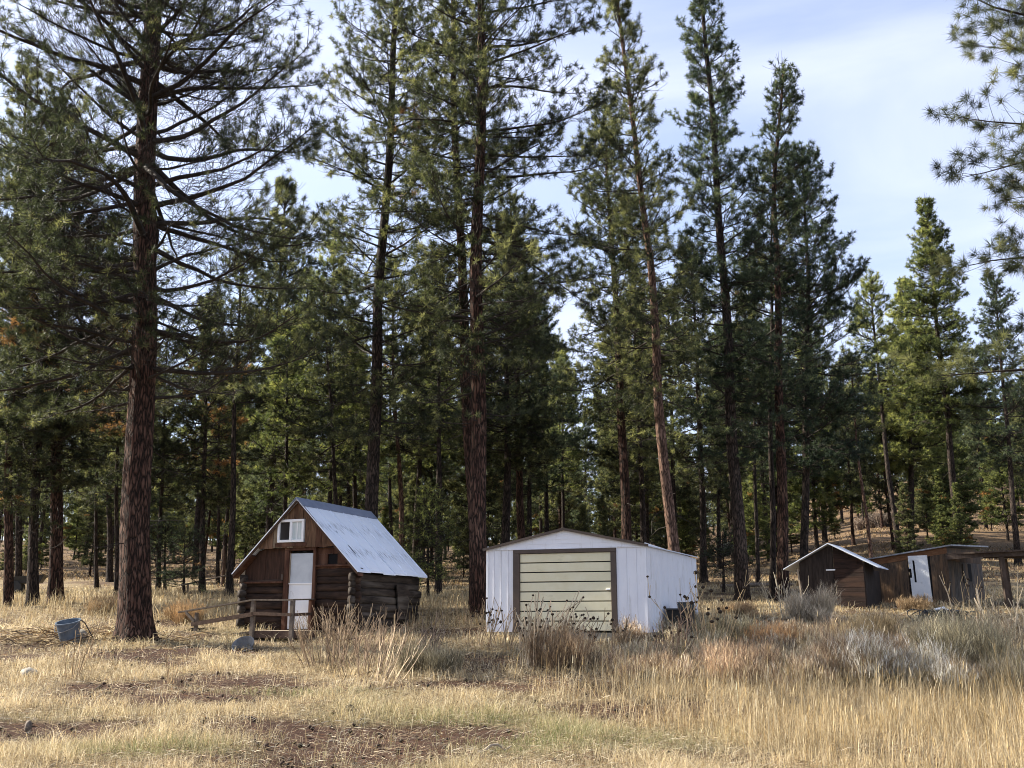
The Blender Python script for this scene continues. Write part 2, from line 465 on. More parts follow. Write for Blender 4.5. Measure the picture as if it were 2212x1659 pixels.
def grass():
    rs = np.random.RandomState(11)
    # ---- short matted field grass
    nc = 80000
    x, y = scatter(rs, nc, 9.0, 46, p=1.0)
    b, g = patch(x, y); t = tallness(x, y)
    keep = (rs.rand(nc) < (1 - .97 * b) * (1 - .75 * t)) & ~excluded(x, y)
    x, y, b, g = x[keep], y[keep], b[keep], g[keep]
    k = 7; n = len(x) * k
    gx = np.repeat(x, k) + rs.normal(0, .07, n) * (1 + np.repeat(y, k) * .03); gy = np.repeat(y, k) + rs.normal(0, .07, n) * (1 + np.repeat(y, k) * .03)
    P = np.stack([gx, gy, G(gx, gy)], 1)
    cl = sst(.35, .7, fbm(x, y, .7, 83)); hh = np.repeat(rs.uniform(.05, .15, len(x)) * (.45 + .9 * cl + .5 * fbm(x, y, 3, 81)), k) * rs.uniform(.5, 1.4, n)
    wd = np.maximum(.0035, .00035 * gy) * rs.uniform(.7, 1.4, n)
    V, T = blades(rs, P, hh, wd, hh * rs.uniform(.2, 1.3, n), rs.uniform(0, 2 * PI, n))
    c = palette(rs, PALE + STRAW[:3], n) * np.repeat(rs.uniform(.6, 1.3, len(x)) * (.75 + .4 * cl), k)[:, None]
    gg = np.repeat(g, k) * (rs.rand(n) < .75)
    c = c * (1 - gg[:, None]) + np.array([.13, .16, .05]) * gg[:, None] * rs.uniform(.6, 1.4, (n, 1))
    me = tri_mesh('short_grass', V, T, M['grass'], attrs={'col': np.repeat(c, 5, 0)})
    tag(link(bpy.data.objects.new('short_grass', me)), 'short matted pale dry grass covering the near field', 'grass', kind='stuff')
    # ---- tall golden grass
    nc = 34000
    x, y = scatter(rs, nc, 9.0, 60, p=1.0)
    t = tallness(x, y); b, g = patch(x, y)
    clump = sst(.3, .6, fbm(x, y, 1.3, 91))
    keep = (rs.rand(nc) < t * (.25 + .75 * clump) * (1 - .6 * b)) & ~excluded(x, y)
    x, y, t = x[keep], y[keep], t[keep]
    k = 9; n = len(x) * k
    gx = np.repeat(x, k) + rs.normal(0, .06, n) * (1 + np.repeat(y, k) * .03); gy = np.repeat(y, k) + rs.normal(0, .06, n) * (1 + np.repeat(y, k) * .03)
    P = np.stack([gx, gy, G(gx, gy)], 1)
    hc = rs.uniform(.16, .50, len(x)) * (.45 + t * .65) * (.6 + .9 * fbm(x, y, 2.6, 95))
    hc *= (1 - .4 * sst(30, 50, y)) * (1 - .45 * sst(22, 27, y) * sst(3, 6, x))
    hh = np.repeat(hc * rs.uniform(.6, 1.4, len(x)), k) * rs.uniform(.45, 1.4, n)
    wd = np.maximum(.004, .00036 * gy) * rs.uniform(.6, 1.4, n)
    bent = rs.rand(n) < .5; hh = np.where(bent, hh * .6, hh)
    V, T = blades(rs, P, hh, wd, hh * np.where(bent, rs.uniform(.8, 2.2, n), rs.uniform(.05, .6, n)), np.repeat(rs.uniform(0, 6.28, len(x)), k) + rs.normal(0, .9, n))
    gold = np.repeat(sst(2, 9, x - .12 * (y - 10)) * .7 + .3 * fbm(x, y, 4, 97), k)
    c = np.where((rs.rand(n) < gold)[:, None], palette(rs, GOLD, n), palette(rs, STRAW + PALE[:2], n)) * np.repeat(rs.uniform(.5, 1.3, len(x)) * (.65 + .6 * fbm(x, y, .9, 99)), k)[:, None]
    nC = np.repeat(c, 5, 0)
    x, y = scatter(rs, 5000, 9.5, 27, p=1.0); keep = (rs.rand(5000) < tallness(x, y) * sst(.35, .6, fbm(x, y, 1.9, 111))) & ~excluded(x, y); x, y = x[keep], y[keep]; n = len(x)
    P = np.stack([x, y, G(x, y)], 1); hh = rs.uniform(.35, .75, n); az = rs.normal(0, 1.2, n)
    V1, T1 = blades(rs, P, hh, np.maximum(.004, .0003 * y), hh * rs.uniform(.02, .22, n), az, 0)
    c1 = palette(rs, GOLD + PALE, n) * 1.1
    Q = V1.reshape(n, 5, 3)[:, 4] - np.array([0, 0, 1]) * (hh * .12)[:, None]
    V2, T2 = blades(rs, Q, hh * .16, np.maximum(.008, .0006 * y), hh * .05, az, 0)
    T = np.concatenate([T, T1 + len(V), T2 + len(V) + len(V1)]); V = np.concatenate([V, V1, V2]); nC = np.concatenate([nC, np.repeat(c1, 5, 0), np.repeat(c1 * .8, 5, 0)])
    me = tri_mesh('tall_grass', V, T, M['grass'], attrs={'col': nC})
    tag(link(bpy.data.objects.new('tall_grass', me)), 'tall golden dry grass standing across the right of the field', 'grass', kind='stuff')
    # ---- flattened straw, twigs and needles lying on the ground
    n = 70000
    x, y = scatter(rs, n, 9.0, 34, p=1.0)
    keep = ~excluded(x, y); x, y = x[keep], y[keep]; n = len(x)
    b, g = patch(x, y)
    P = np.stack([x, y, G(x, y) + rs.uniform(.01, .06, n)], 1)
    ln = rs.uniform(.03, .17, n); az = rs.normal(0, .9, n) + PI * (rs.rand(n) < .5)
    d = np.stack([np.cos(az) * ln, np.sin(az) * ln, rs.uniform(-.02, .05, n)], 1)
    wd = np.maximum(.003, .00023 * y) * rs.uniform(.5, 1.4, n)
    sd_ = np.stack([-np.sin(az) * wd * .4, np.cos(az) * wd * .4, wd * .5], 1)
    mid = P + d * .5 + np.array([0, 0, 1.]) * (ln * rs.uniform(0, .12, n))[:, None] + np.stack([-np.sin(az), np.cos(az), 0 * az], 1) * (ln * rs.uniform(-.12, .12, n))[:, None]
    V = np.stack([P - sd_, P + sd_, mid + sd_, mid - sd_, P + d], 1).reshape(-1, 3)
    i = np.arange(n)[:, None] * 5
    T = np.concatenate([i + np.array([[0, 1, 2]]), i + np.array([[0, 2, 3]]), i + np.array([[3, 2, 4]])])
    c = palette(rs, [(.66, .58, .44), (.50, .40, .27), (.12, .07, .04), (.07, .05, .035), (.40, .31, .2), (.20, .11, .06), (.10, .065, .045)], n)
    me = tri_mesh('ground_litter', V, T, M['grass'], attrs={'col': np.repeat(c, 5, 0)})
    tag(link(bpy.data.objects.new('ground_litter', me)), 'flattened straw, twigs and fallen pine needles on the earth', 'ground litter', kind='stuff')
    # ---- clods and dung-coloured stones of the bare patches
    n = 2600
    x, y = scatter(rs, n, 9.0, 30, p=1.0)
    b, g = patch(x, y); keep = (rs.rand(n) < b + .04) & ~excluded(x, y); x, y = x[keep], y[keep]; n = len(x)
    oc = np.array([(1, 0, 0), (0, 1, 0), (-1, 0, 0), (0, -1, 0), (0, 0, .8), (0, 0, -.8)], float)
    r = rs.uniform(.012, .05, n)
    V = np.stack([x, y, G(x, y) + .004], 1)[:, None, :] + oc[None] * r[:, None, None] * rs.uniform(.6, 1.3, (n, 6, 1))
    f = np.array([(0, 1, 4), (1, 2, 4), (2, 3, 4), (3, 0, 4), (1, 0, 5), (2, 1, 5), (3, 2, 5), (0, 3, 5)])
    T = (np.arange(n)[:, None, None] * 6 + f[None]).reshape(-1, 3)
    c = palette(rs, [(.05, .03, .022), (.08, .05, .035), (.035, .028, .02)], n)
    me = tri_mesh('earth_clods', V.reshape(-1, 3), T, M['grass'], attrs={'col': np.repeat(c, 6, 0)}, smooth=True)
    tag(link(bpy.data.objects.new('earth_clods', me)), 'dark clods of earth scattered on the bare patches', 'earth clods', kind='stuff')
    # ---- low undergrowth on the wooded slope
    n = 90000
    x, y = scatter(rs, n, 46, 170, spread=.66, p=1.0)
    keep = rs.rand(n) < sst(.38, .62, fbm(x, y, 5, 101)); x, y = x[keep], y[keep]; n = len(x)
    P = np.stack([x, y, G(x, y)], 1)
    dark = .55 * sst(.45, .7, fbm(x, y, 7, 105)) + .15
    hh = rs.uniform(.05, .22, n) * (1 + 1.2 * dark * rs.rand(n))
    V, T = blades(rs, P, hh, .00075 * y * rs.uniform(.6, 1.4, n), hh * rs.uniform(.5, 2.0, n), rs.uniform(0, 2 * PI, n))
    c = palette(rs, [(.28, .19, .09), (.20, .13, .07), (.14, .09, .05), (.36, .27, .15)], n)
    c = np.where((rs.rand(n) < dark * .85)[:, None], palette(rs, [(.10, .085, .06), (.07, .065, .045), (.13, .10, .08)], n), c)
    me = tri_mesh('undergrowth', V, T, M['grass'], attrs={'col': np.repeat(c, 5, 0)})
    tag(link(bpy.data.objects.new('undergrowth', me)), 'rust and straw coloured undergrowth on the wooded slope behind', 'undergrowth', kind='stuff')


# ------------------------------------------------------------------ trees
def segs_mesh(A, B, ra, rb, n=3):
    """n-sided prisms from A to B"""
    A = np.asarray(A); B = np.asarray(B); ra = np.asarray(ra); rb = np.asarray(rb); m = len(A)
    d = B - A; d /= np.maximum(np.linalg.norm(d, axis=1, keepdims=True), 1e-6)
    up = np.where(np.abs(d[:, 2:3]) < .9, np.array([[0, 0, 1.]]), np.array([[1., 0, 0]]))
    u = np.cross(d, up); u /= np.linalg.norm(u, axis=1, keepdims=True); v = np.cross(d, u)
    V = np.empty((m, 2 * n, 3))
    for k in range(n):
        a = 2 * PI * k / n; q = math.cos(a) * u + math.sin(a) * v
        V[:, k] = A + q * ra[:, None]; V[:, n + k] = B + q * rb[:, None]
    f = []
    for k in range(n):
        k2 = (k + 1) % n; f += [(k, k2, n + k2), (k, n + k2, n + k)]
    T = (np.arange(m)[:, None, None] * 2 * n + np.array(f)[None]).reshape(-1, 3)
    return V.reshape(-1, 3), T


def tufts_mesh(rs, P, D, v, nn, ln, wd, spread=1.0, back=.08):
    m = len(P)
    P = np.repeat(P, nn, 0); D = np.repeat(D, nn, 0); vv = np.repeat(v, nn)
    q = rs.normal(size=(m * nn, 3)); q /= np.linalg.norm(q, axis=1, keepdims=True)
    dr = D * .55 + q * spread; dr /= np.linalg.norm(dr, axis=1, keepdims=True)
    P = P - D * (rs.rand(m * nn, 1) * back)
    l = ln * rs.uniform(.65, 1.15, m * nn)[:, None]
    s = np.cross(dr, rs.normal(size=(m * nn, 3))); s /= np.linalg.norm(s, axis=1, keepdims=True)
    a = P + dr * l * .12
    V = np.stack([a - s * wd / 2, a + s * wd / 2, P + dr * l], 1).reshape(-1, 3)
    T = np.arange(m * nn * 3).reshape(-1, 3)
    val = np.repeat(np.where(vv > 1.5, vv, np.clip(vv + rs.normal(0, .05, m * nn), 0, 1)), 3)
    return V, T, val


def rot_about(d, axis, a):
    axis = axis / np.linalg.norm(axis)
    return d * math.cos(a) + np.cross(axis, d) * math.sin(a) + axis * np.dot(axis, d) * (1 - math.cos(a))


UP = np.array([0, 0, 1.])


def make_pine(seed, H, r0, hb, Lmax, path=None, thick=1., twist=.09, dense=1.0, nn=14, ln=.17, wd=.011, style='pine', sides=16, gen_top=None, flare=.35,
              bare=.35, twigr=.006, deadp=.0, deadzone=None, low=None, step=.5, azr=None, stubs=6, tw=1.0, manual=None, vbase=.35, taper=.82, minL=.45):
    """returns (wood V, T, material index, smooth), (needle V, T, v). local coordinates, base at the origin"""
    rs = np.random.RandomState(seed); rnd = random.Random(seed)
    path = path or [(0, 0, 0), (H, rs.normal(0, .01) * H, 0)]
    ph = [p[0] for p in path]; pxx = [p[1] for p in path]; pyy = [p[2] for p in path]
    wa, wb = rs.uniform(0, 6.28, 2)

    def c(h):
        return np.array([np.interp(h, ph, pxx) + .04 * math.sin(h * .7 + wa) * min(1, h / 3), np.interp(h, ph, pyy) + .05 * math.sin(h * .55 + wb) * min(1, h / 3), h])

    def rad(h):
        return r0 * (1 - taper * h / H) * (1 + flare * math.exp(-h / .45))
    # trunk
    hs = [-.25, 0, .15, .3, .5, .8]
    h = 1.2
    while h < H: hs.append(h); h += max(.35, H / 70)
    hs.append(H)
    TV = []; ang = np.arange(sides) * 2 * PI / sides
    lob = rs.uniform(0, 6.28, 3)
    for h in hs:
        q = rad(max(h, 0)) * (1 + .05 * np.sin(3 * ang + lob[0]) + .04 * np.sin(5 * ang + lob[1] + h * .2) + rs.normal(0, .025, sides) + flare * .5 * math.exp(-max(h, 0) / .35) * np.sin(4 * ang + lob[2]) * .5)
        cc = c(max(h, 0)); cc[2] = h
        TV.append(cc[None] + np.stack([np.cos(ang) * q, np.sin(ang) * q, 0 * q], 1))
    TV = np.concatenate(TV); nr = len(hs); TT = []
    for i in range(nr - 1):
        for k in range(sides):
            k2 = (k + 1) % sides
            TT += [(i * sides + k, i * sides + k2, (i + 1) * sides + k2), (i * sides + k, (i + 1) * sides + k2, (i + 1) * sides + k)]
    TT = np.array(TT)
    A = []; B = []; RA = []; RB = []          # thick limbs
    a = []; b = []; ra = []; rb = []          # twigs
    tp = []; td = []; tv = []

    def poly(pts, r_0, r_1, thick):
        n = len(pts) - 1
        for i in range(n):
            q0 = r_0 + (r_1 - r_0) * i / n; q1 = r_0 + (r_1 - r_0) * (i + 1) / n
            if thick: A.append(pts[i]); B.append(pts[i + 1]); RA.append(q0); RB.append(q1)
            else: a.append(pts[i]); b.append(pts[i + 1]); ra.append(q0); rb.append(q1)

    def limb(h, az, Lb, e0, curl, t, vb):
        d = np.array([math.cos(az) * math.cos(e0), math.sin(az) * math.cos(e0), math.sin(e0)])
        p = c(h) + d * rad(h) * .5
        n = max(4, int(Lb / .45)); sl = Lb / n; pts = [p]; ds = [d]
        for i in range(n):
            d = d + UP * curl * sl / Lb * (.3 + 1.4 * i / n) + rs.normal(0, twist, 3) * np.array([1, 1, .8]) + (UP * .0)
            d /= np.linalg.norm(d); p = p + d * sl; pts.append(p); ds.append(d)
        r_ = min(.010 + .0085 * Lb * thick, rad(h) * .42)
        poly(pts, r_ * 1.15, twigr * 1.0, True)
        n2 = max(3, int(Lb * 6.0 * dense ** .5 * tw)); side = rnd.choice((-1, 1))
        for j in range(n2):
            s = .14 + .86 * (j + rs.rand() * .8) / n2
            i = min(n - 1, int(s * n)); fr = s * n - i; fr = min(max(fr, 0), 1)
            q = pts[i] * (1 - fr) + pts[i + 1] * fr; dd = ds[i + 1]
            side = -side
            ax = np.cross(dd, UP)
            if np.linalg.norm(ax) < .1: ax = np.array([1., 0, 0])
            d2 = rot_about(dd, UP, side * R(rs.uniform(28, 66)))
            d2 = rot_about(d2, ax, R(rs.uniform(-28, 30))); d2 /= np.linalg.norm(d2)
            l2 = (.22 + .36 * Lb * (1 - .72 * s)) * rs.uniform(.6, 1.25)
            l2 = min(l2, 1.5)
            isbare = rs.rand() < bare * (1.6 - 2.2 * s)
            m = max(2, int(l2 / .22)); pp = [q]; d_ = d2
            for z in range(m):
                d_ = d_ + UP * .13 + rs.normal(0, .13, 3); d_ /= np.linalg.norm(d_); pp.append(pp[-1] + d_ * l2 / m)
                if isbare and rs.rand() < .7 * tw:
                    for _ in range(2):
                        d3 = rot_about(d_, UP, rs.choice((-1, 1)) * R(rs.uniform(20, 60))) + UP * rs.uniform(-.3, .3) + rs.normal(0, .12, 3); d3 /= np.linalg.norm(d3)
                        e = pp[-1] + d3 * rs.uniform(.15, .4); e2 = e + (d3 + UP * .3) * rs.uniform(.08, .22)
                        poly([pp[-1], e, e2], twigr * .8, twigr * .45, False)
                if not isbare and (z > 0 or rs.rand() < .5):
                    for _ in range(1 if rs.rand() < .65 else 2):
                        if rs.rand() > .78 * dense + .05: continue
                        d3 = rot_about(d_, UP, rs.choice((-1, 1)) * R(rs.uniform(25, 70))) + UP * rs.uniform(-.15, .35); d3 /= np.linalg.norm(d3)
                        l3 = rs.uniform(.1, .3) * (1 if l2 > .4 else .6)
                        e = pp[-1] + d3 * l3
                        poly([pp[-1], e], twigr * .75, twigr * .55, False)
                        tp.append(e); td.append(d3); tv.append(vb)
            poly(pp, twigr * 1.3, twigr * .7, False)
            if not isbare: tp.append(pp[-1]); td.append(d_); tv.append(vb)
        tp.append(pts[-1]); td.append(d); tv.append(vb)

    top = gen_top or H
    h = hb
    while h < min(top, H - .25):
        t = (h - hb) / (H - hb)
        if style == 'pine': prof = min(1, .55 + t * 3.0) * (1 - max(0, t - .12) ** 1.25 * .95)
        elif style == 'fir': prof = min(1, .7 + t * 4) * (1 - t) ** .85 + .05
        else: prof = min(1, .6 + t * 2) * (1 - t ** 2.2 * .85)
        nb = 4 if style != 'fir' else 6
        nb = max(1, int(round(nb * (dense ** .5) + rs.uniform(-.8, .8))))
        a0 = rs.uniform(0, 6.28)
        for k in range(nb):
            az = a0 + 2 * PI * k / nb + rs.normal(0, .35)
            if azr is not None: az = rs.uniform(*azr)
            Lb = max(minL, Lmax * prof * rs.uniform(.38, 1.2))
            if style == 'fir': e0 = R(-8 + 38 * t + rs.normal(0, 6)); curl = .25
            else: e0 = R(-6 + 48 * t ** 1.3 + rs.normal(0, 12)); curl = .45 - .1 * t
            if t < .25 and rs.rand() < .5: e0 -= R(14); curl += .1
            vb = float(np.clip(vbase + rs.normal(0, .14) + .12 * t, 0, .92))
            hh = h + rs.uniform(-.2, .2)
            if deadzone and deadzone[0] < hh < deadzone[1] and rs.rand() < deadp: vb = 2.
            elif rs.rand() < .002: vb = 2.
            limb(hh, az, Lb, e0, curl, t, vb)
        h += step * (1.0 - .35 * t) * rs.uniform(.75, 1.25)
    for (hh, az, Lb, e0, curl, vb) in (manual or []): limb(hh, R(az), Lb, R(e0), curl, .2, vb)
    # leader tufts
    for k in range(5):
        tp.append(c(H) + np.array([0, 0, .1 - .08 * k])); td.append(UP); tv.append(vbase + .1)
    # dead stubs and bare snags below the crown
    for k in range(stubs):
        hh = rs.uniform(max(.9, hb * .35), max(1.4, hb)); az = rs.uniform(0, 6.28); Lb = rs.uniform(.25, 1.3)
        d = np.array([math.cos(az), math.sin(az), rs.uniform(-.5, .15)]); p = c(hh) + d * rad(hh) * .5; pts = [p]
        for i in range(5):
            d = d + rs.normal(0, .16, 3) - UP * .03; d /= np.linalg.norm(d); p = p + d * Lb / 5; pts.append(p)
            if i > 1 and rs.rand() < .6:
                e = d + rs.normal(0, .6, 3); poly([p, p + e * .18], twigr, twigr * .6, False)
        poly(pts, .016, .006, False)
    W = [(TV, TT, 0)]
    o = len(TV)
    V1, T1 = segs_mesh(A, B, RA, RB, 5); V2, T2 = segs_mesh(a, b, ra, rb, 3)
    V = np.concatenate([TV, V1, V2]); T = np.concatenate([TT, T1 + o, T2 + o + len(V1)])
    mi = np.concatenate([np.zeros(len(TT)), np.ones(len(T1) + len(T2))]).astype(int)
    sm = np.concatenate([np.ones(len(TT), bool), np.ones(len(T1), bool), np.zeros(len(T2), bool)])
    tpn = np.array(tp); tdn = np.array(td); tvn = np.array(tv, float)
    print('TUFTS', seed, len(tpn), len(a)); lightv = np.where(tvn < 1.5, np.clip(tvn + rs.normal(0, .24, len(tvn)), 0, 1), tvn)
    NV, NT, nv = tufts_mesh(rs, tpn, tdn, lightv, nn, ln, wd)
    return (V, T, mi, sm), (NV, NT, nv)


def tree_obj(name, loc, rz, data, barkm, needm, label, group=None, twigm='twig', cat='tree', meshes=None):
    root = thing(name, loc, rz, label, cat, group)
    if meshes is None:
        (V, T, mi, sm), (NV, NT, nv) = data
        mt = tri_mesh('trunk', V, T, [M[barkm], M[twigm]], mi, smooth=sm)
        mc = tri_mesh('crown', NV, NT, M[needm], attrs={'v': nv})
    else: mt, mc = meshes
    link(bpy.data.objects.new('trunk', mt), root); link(bpy.data.objects.new('crown', mc), root)
    return root, mt, mc


def pix_tree(seed, Y, pts, wpx, top, hbpy, Lmax, label, barkm='bark_dark', needm='needle', name='pine_tree', H=None, group=None, twigm='twig', rz=0, wref=None, **kw):
    """a tree whose trunk passes the given places of the picture at depth Y; hbpy: picture height of the lowest limb"""
    base = at(pts[0][0], pts[0][1], Y); bx = base[0]; gz = float(G(bx, Y))
    path = [(0, 0, 0)]
    for px, py in pts[1:]:
        p = at(px, py, Y); path.append((p[2] - gz, p[0] - bx, 0))
    if H is None: H = at(pts[-1][0], top, Y)[2] - gz
    if path[-1][0] < H:
        h0, x0, _ = path[-1]; h1, x1, _ = path[-2]
        path.append((H, x0 + (x0 - x1) / max(h0 - h1, .5) * (H - h0) * .6, 0))
    path = [p for p in path if p[0] >= 0]; path.sort()
    hb = at(pts[0][0], hbpy, Y)[2] - gz
    sc = Y / F
    r0 = wpx * sc / 2 * .86
    if Y < 20: lod = dict(nn=75, ln=.19, wd=.0075)
    elif Y < 27: lod = dict(nn=44, ln=.19, wd=.013)
    elif Y < 35: lod = dict(nn=30, ln=.20, wd=.018)
    elif Y < 42: lod = dict(nn=24, ln=.21, wd=.023)
    else: lod = dict(nn=22, ln=.23, wd=.025)
    lod['twigr'] = max(.004, .00023 * Y)
    lod.update(kw)
    data = make_pine(seed, H, r0, hb, Lmax, path, **lod)
    return tree_obj(name, (bx, Y, gz), 0, data, barkm, needm, label, group, twigm)[0]


def trees():
    T = pix_tree
    T(1, 24, [(290, 1395), (294, 1150), (308, 700), (314, 500), (322, 150), (326, 0)], 76, None, 850, 5.3,
      'massive red barked pine in the left foreground, thick plated trunk beside the ramp', 'bark_red', 'needle', H=32, twigm='twig', gen_top=21, sides=40, flare=.38,
      bare=1.1, dense=.9, stubs=12, step=.42, vbase=.22, thick=1.35, twist=.13, twigr=.007, tw=1.15, nn=34,
      manual=[(15.2, 8, 4.6, 36, .1, .3), (13.9, 2, 4.8, 4, .2, .3), (10.8, -4, 5.2, 0, .25, .3), (7.6, -6, 4.4, -20, .35, .3), (6.6, -8, 4.6, -22, .5, .35), (12, 185, 4.8, -22, .5, .25),
              (11, 172, 4.2, -18, .4, .25), (9.2, 188, 4.6, -16, .4, .25), (8.0, 176, 4.8, -20, .5, .2), (7.2, 190, 4.4, -24, .5, .2), (16.5, 180, 4.8, 0, .2, .3), (6.9, 165, 3.6, -30, .5, .3)])
    T(2, 33, [(803, 1230), (808, 950), (818, 650), (830, 500), (858, 0)], 36, None, 930, 3.3, 'tall straight dark pine rising directly behind the cabin roof', 'bark_dark', H=30, gen_top=25, dense=.95, vbase=.42, step=.52)
    T(3, 29, [(1035, 1332), (1031, 850), (1030, 600), (1040, 100)], 46, None, 900, 3.1, 'large dark pine with its trunk against the left wall of the white garage', 'bark_red', 'needle', H=28, gen_top=22, sides=24, dense=.85, bare=.55, vbase=.36,
      manual=[(13.3, 5, 3.3, 40, .3, .3), (10.6, 8, 2.6, 10, .2, .3), (8.8, 175, 3.4, 12, .1, .3), (8.6, 10, 2.4, 30, .2, .3), (18.0, 0, 4.2, 5, .3, .2), (15, -4, 4.0, 0, .3, .2), (12.2, -5, 3.6, -8, .3, .2), (16.5, 6, 4.0, 12, .3, .3), (13.5, 3, 4.3, -4, .35, .3), (11.4, 10, 4.2, -6, .4, .3), (17.3, -8, 3.8, 20, .2, .3), (14.2, 14, 4.2, 4, .3, .3), (10.0, -3, 3.8, -10, .4, .35), (19.2, 2, 3.6, 16, .2, .3), (15.2, 178, 3.6, 8, .3, .3), (12.6, 172, 3.8, -4, .3, .3), (17.6, 184, 3.4, 14, .3, .3)])
    T(4, 30.6, [(1034, 1310), (1014, 950), (1003, 700), (992, 500), (978, 100)], 34, None, 700, 2.3, 'slimmer pine leaning left from behind the large pine by the garage', 'bark_red', H=27, gen_top=22.5, dense=1.0, vbase=.45)
    T(5, 33, [(1464, 1290), (1455, 1180), (1437, 1000), (1420, 850), (1405, 560), (1385, 400), (1350, 150), (1336, 12)], 30, -10, 860, 2.3, 'pine with pale sunlit trunk leaning left above the garage side wall', 'bark_pink_sunlit', dense=.95, vbase=.42, stubs=14, taper=.75)
    T(6, 38, [(1354, 1200), (1340, 800), (1325, 600), (1308, 280)], 28, 215, 900, 2.9, 'brown trunked pine behind the right end of the garage gable', 'bark_red', vbase=.42, dense=1.1)
    T(7, 37, [(1603, 1287), (1590, 1050), (1568, 700), (1550, 400), (1527, 130)], 34, -60, 980, 2.5, 'tall black trunked pine standing free between garage and small shed', 'bark_dark', 'needle_blue', dense=1.05, vbase=.33, sides=20, taper=.78,
      manual=[(16.5, 20, 1.7, 35, .4, .3)])
    T(8, 38, [(1692, 1298), (1688, 1000), (1678, 600), (1674, 400), (1690, 150)], 30, 142, 900, 2.2, 'red brown pine beside the small shed, ragged crown with two dark leaders', 'bark_red', 'needle_blue', dense=.9, vbase=.3,
      manual=[(18.5, 0, 2.0, 52, .3, .3), (16.5, 5, 2.4, 45, .3, .3), (15, -5, 2.8, 40, .3, .3)])
    T(9, 39, [(1668, 1285), (1666, 900), (1665, 600), (1672, 365)], 16, 330, 640, 1.2, 'thin black trunk standing close behind the red brown pine by the shed', 'bark_dark', dense=.7, stubs=10)
    T(10, 41, [(1735, 1262), (1741, 900), (1745, 600), (1738, 400)], 22, 330, 1010, 3.4, 'broad dark pine rising behind the small shed, limbs reaching right', 'bark_dark', 'needle_blue', dense=1.15, vbase=.28)
    T(11, 60, [(2073, 1172), (2035, 800), (2015, 600), (2000, 440)], 20, 432, 900, 3.0, 'narrow pointed fir standing highest on the right slope', 'bark_dark', 'needle_bright', name='fir_tree', style='fir', dense=1.3, vbase=.4, step=.55, wd=.03)
    T(12, 58, [(1938, 1145), (1900, 850), (1882, 620)], 15, 600, 880, 2.3, 'slim leaning pine with bright sunlit crown right of the dark pines', 'bark_dark', 'needle_bright', dense=1.1, vbase=.5)
    T(13, 66, [(1965, 1130), (1960, 700)], 16, 605, 1000, 3.4, 'bushy sunlit yellow green pine between the slim pine and the pointed fir', 'bark_dark', 'needle_bright', dense=1.3, vbase=.6, style='fir', step=.6, wd=.034)
    T(14, 55, [(2196, 1180), (2178, 950), (2150, 640)], 15, 590, 1000, 2.3, 'dark leaning pine at the right edge behind the pen frame', 'bark_dark', 'needle_blue', vbase=.3)
    T(15, 15, [(2450, 1450), (2455, 800), (2460, 100)], 70, None, 560, 3.1, 'nearest pine, trunk outside the right edge, sunlit tufted limbs hanging into the sky', 'bark_red', 'needle', H=20, gen_top=13.5, dense=1.0, bare=.5, vbase=.42, step=.62, azr=(R(120), R(245)), stubs=0, twigm='twig',
      manual=[(5.0, 178, 3.1, -2, .1, .75), (7.0, 176, 2.6, -6, .2, .5)])
    T(16, 34, [(20, 1292), (22, 1000), (30, 600)], 23, None, 1080, 2.6, 'pine trunk at the very left edge of the picture', 'bark_red', H=20, vbase=.3)
    T(17, 44, [(38, 1282), (46, 1000)], 17, 500, 1080, 2.4, 'bluish trunk standing just behind the leftmost pine', 'bark_dark', vbase=.35)
    T(18, 35, [(72, 1292), (78, 1000), (95, 600)], 26, None, 1060, 2.8, 'black trunked pine left of the thick reddish one', 'bark_dark', H=19, vbase=.28, dense=1.1, bare=.5)
    T(19, 36, [(120, 1300), (122, 1000), (135, 600), (145, 270)], 34, 240, 1020, 3.6, 'thick reddish pine behind the blue bucket, crown rounded at the top', 'bark_red', vbase=.4, dense=1.1, style='round', deadzone=(7.0, 10), deadp=.35)
    T(20, 45, [(207, 1288), (205, 900)], 10, 700, 1060, 1.9, 'slender black trunk halfway between reddish pine and massive pine', 'bark_dark')
    T(21, 52, [(236, 1268), (234, 900)], 15, 560, 1080, 2.5, 'flared dark trunk on the pale clearing left of the massive pine', 'bark_dark', 'needle_blue')
    T(22, 40, [(251, 1295), (256, 900)], 12, 600, 1040, 2.0, 'narrow trunk touching the left side of the massive pine', 'bark_dark')
    T(23, 42, [(437, 1275), (440, 1000), (446, 800)], 15, 640, 1080, 2.3, 'black pine right of the massive pine carrying orange dead foliage', 'bark_dark', deadzone=(6.5, 9.5), deadp=.28)
    T(24, 40, [(495, 1282), (503, 1050), (508, 860)], 18, 560, 860, 2.4, 'tall clean dark trunk leaning over the left eave of the cabin', 'bark_dark', stubs=12)
    T(25, 50, [(470, 1262), (472, 1000)], 9, 760, 1050, 1.7, 'thin trunk between the black pine and the leaning trunk', 'bark_dark', deadzone=(5, 9), deadp=.3)
    T(26, 43, [(745, 1200), (722, 1000), (706, 780)], 14, 620, 1010, 2.4, 'slanting dark trunk seen above the cabin ridge', 'bark_dark')
    T(27, 47, [(716, 1180), (716, 700)], 13, 495, 960, 2.6, 'pale green young pine with open top left of the tall straight pine', 'bark_dark', 'needle_bright', vbase=.35)
    T(28, 46, [(870, 1250), (866, 1100), (850, 800)], 15, 560, 980, 2.0, 'sunlit orange trunk behind the back corner of the cabin roof', 'bark_pink_sunlit', vbase=.4)
    T(29, 42, [(947, 1270), (949, 900), (951, 640)], 16, 540, 960, 2.3, 'straight black trunk midway between cabin and white garage', 'bark_dark')
    T(30, 46, [(1092, 1215), (1096, 900)], 23, 480, 1000, 2.6, 'grey trunk above the left slope of the garage roof', 'bark_dark')
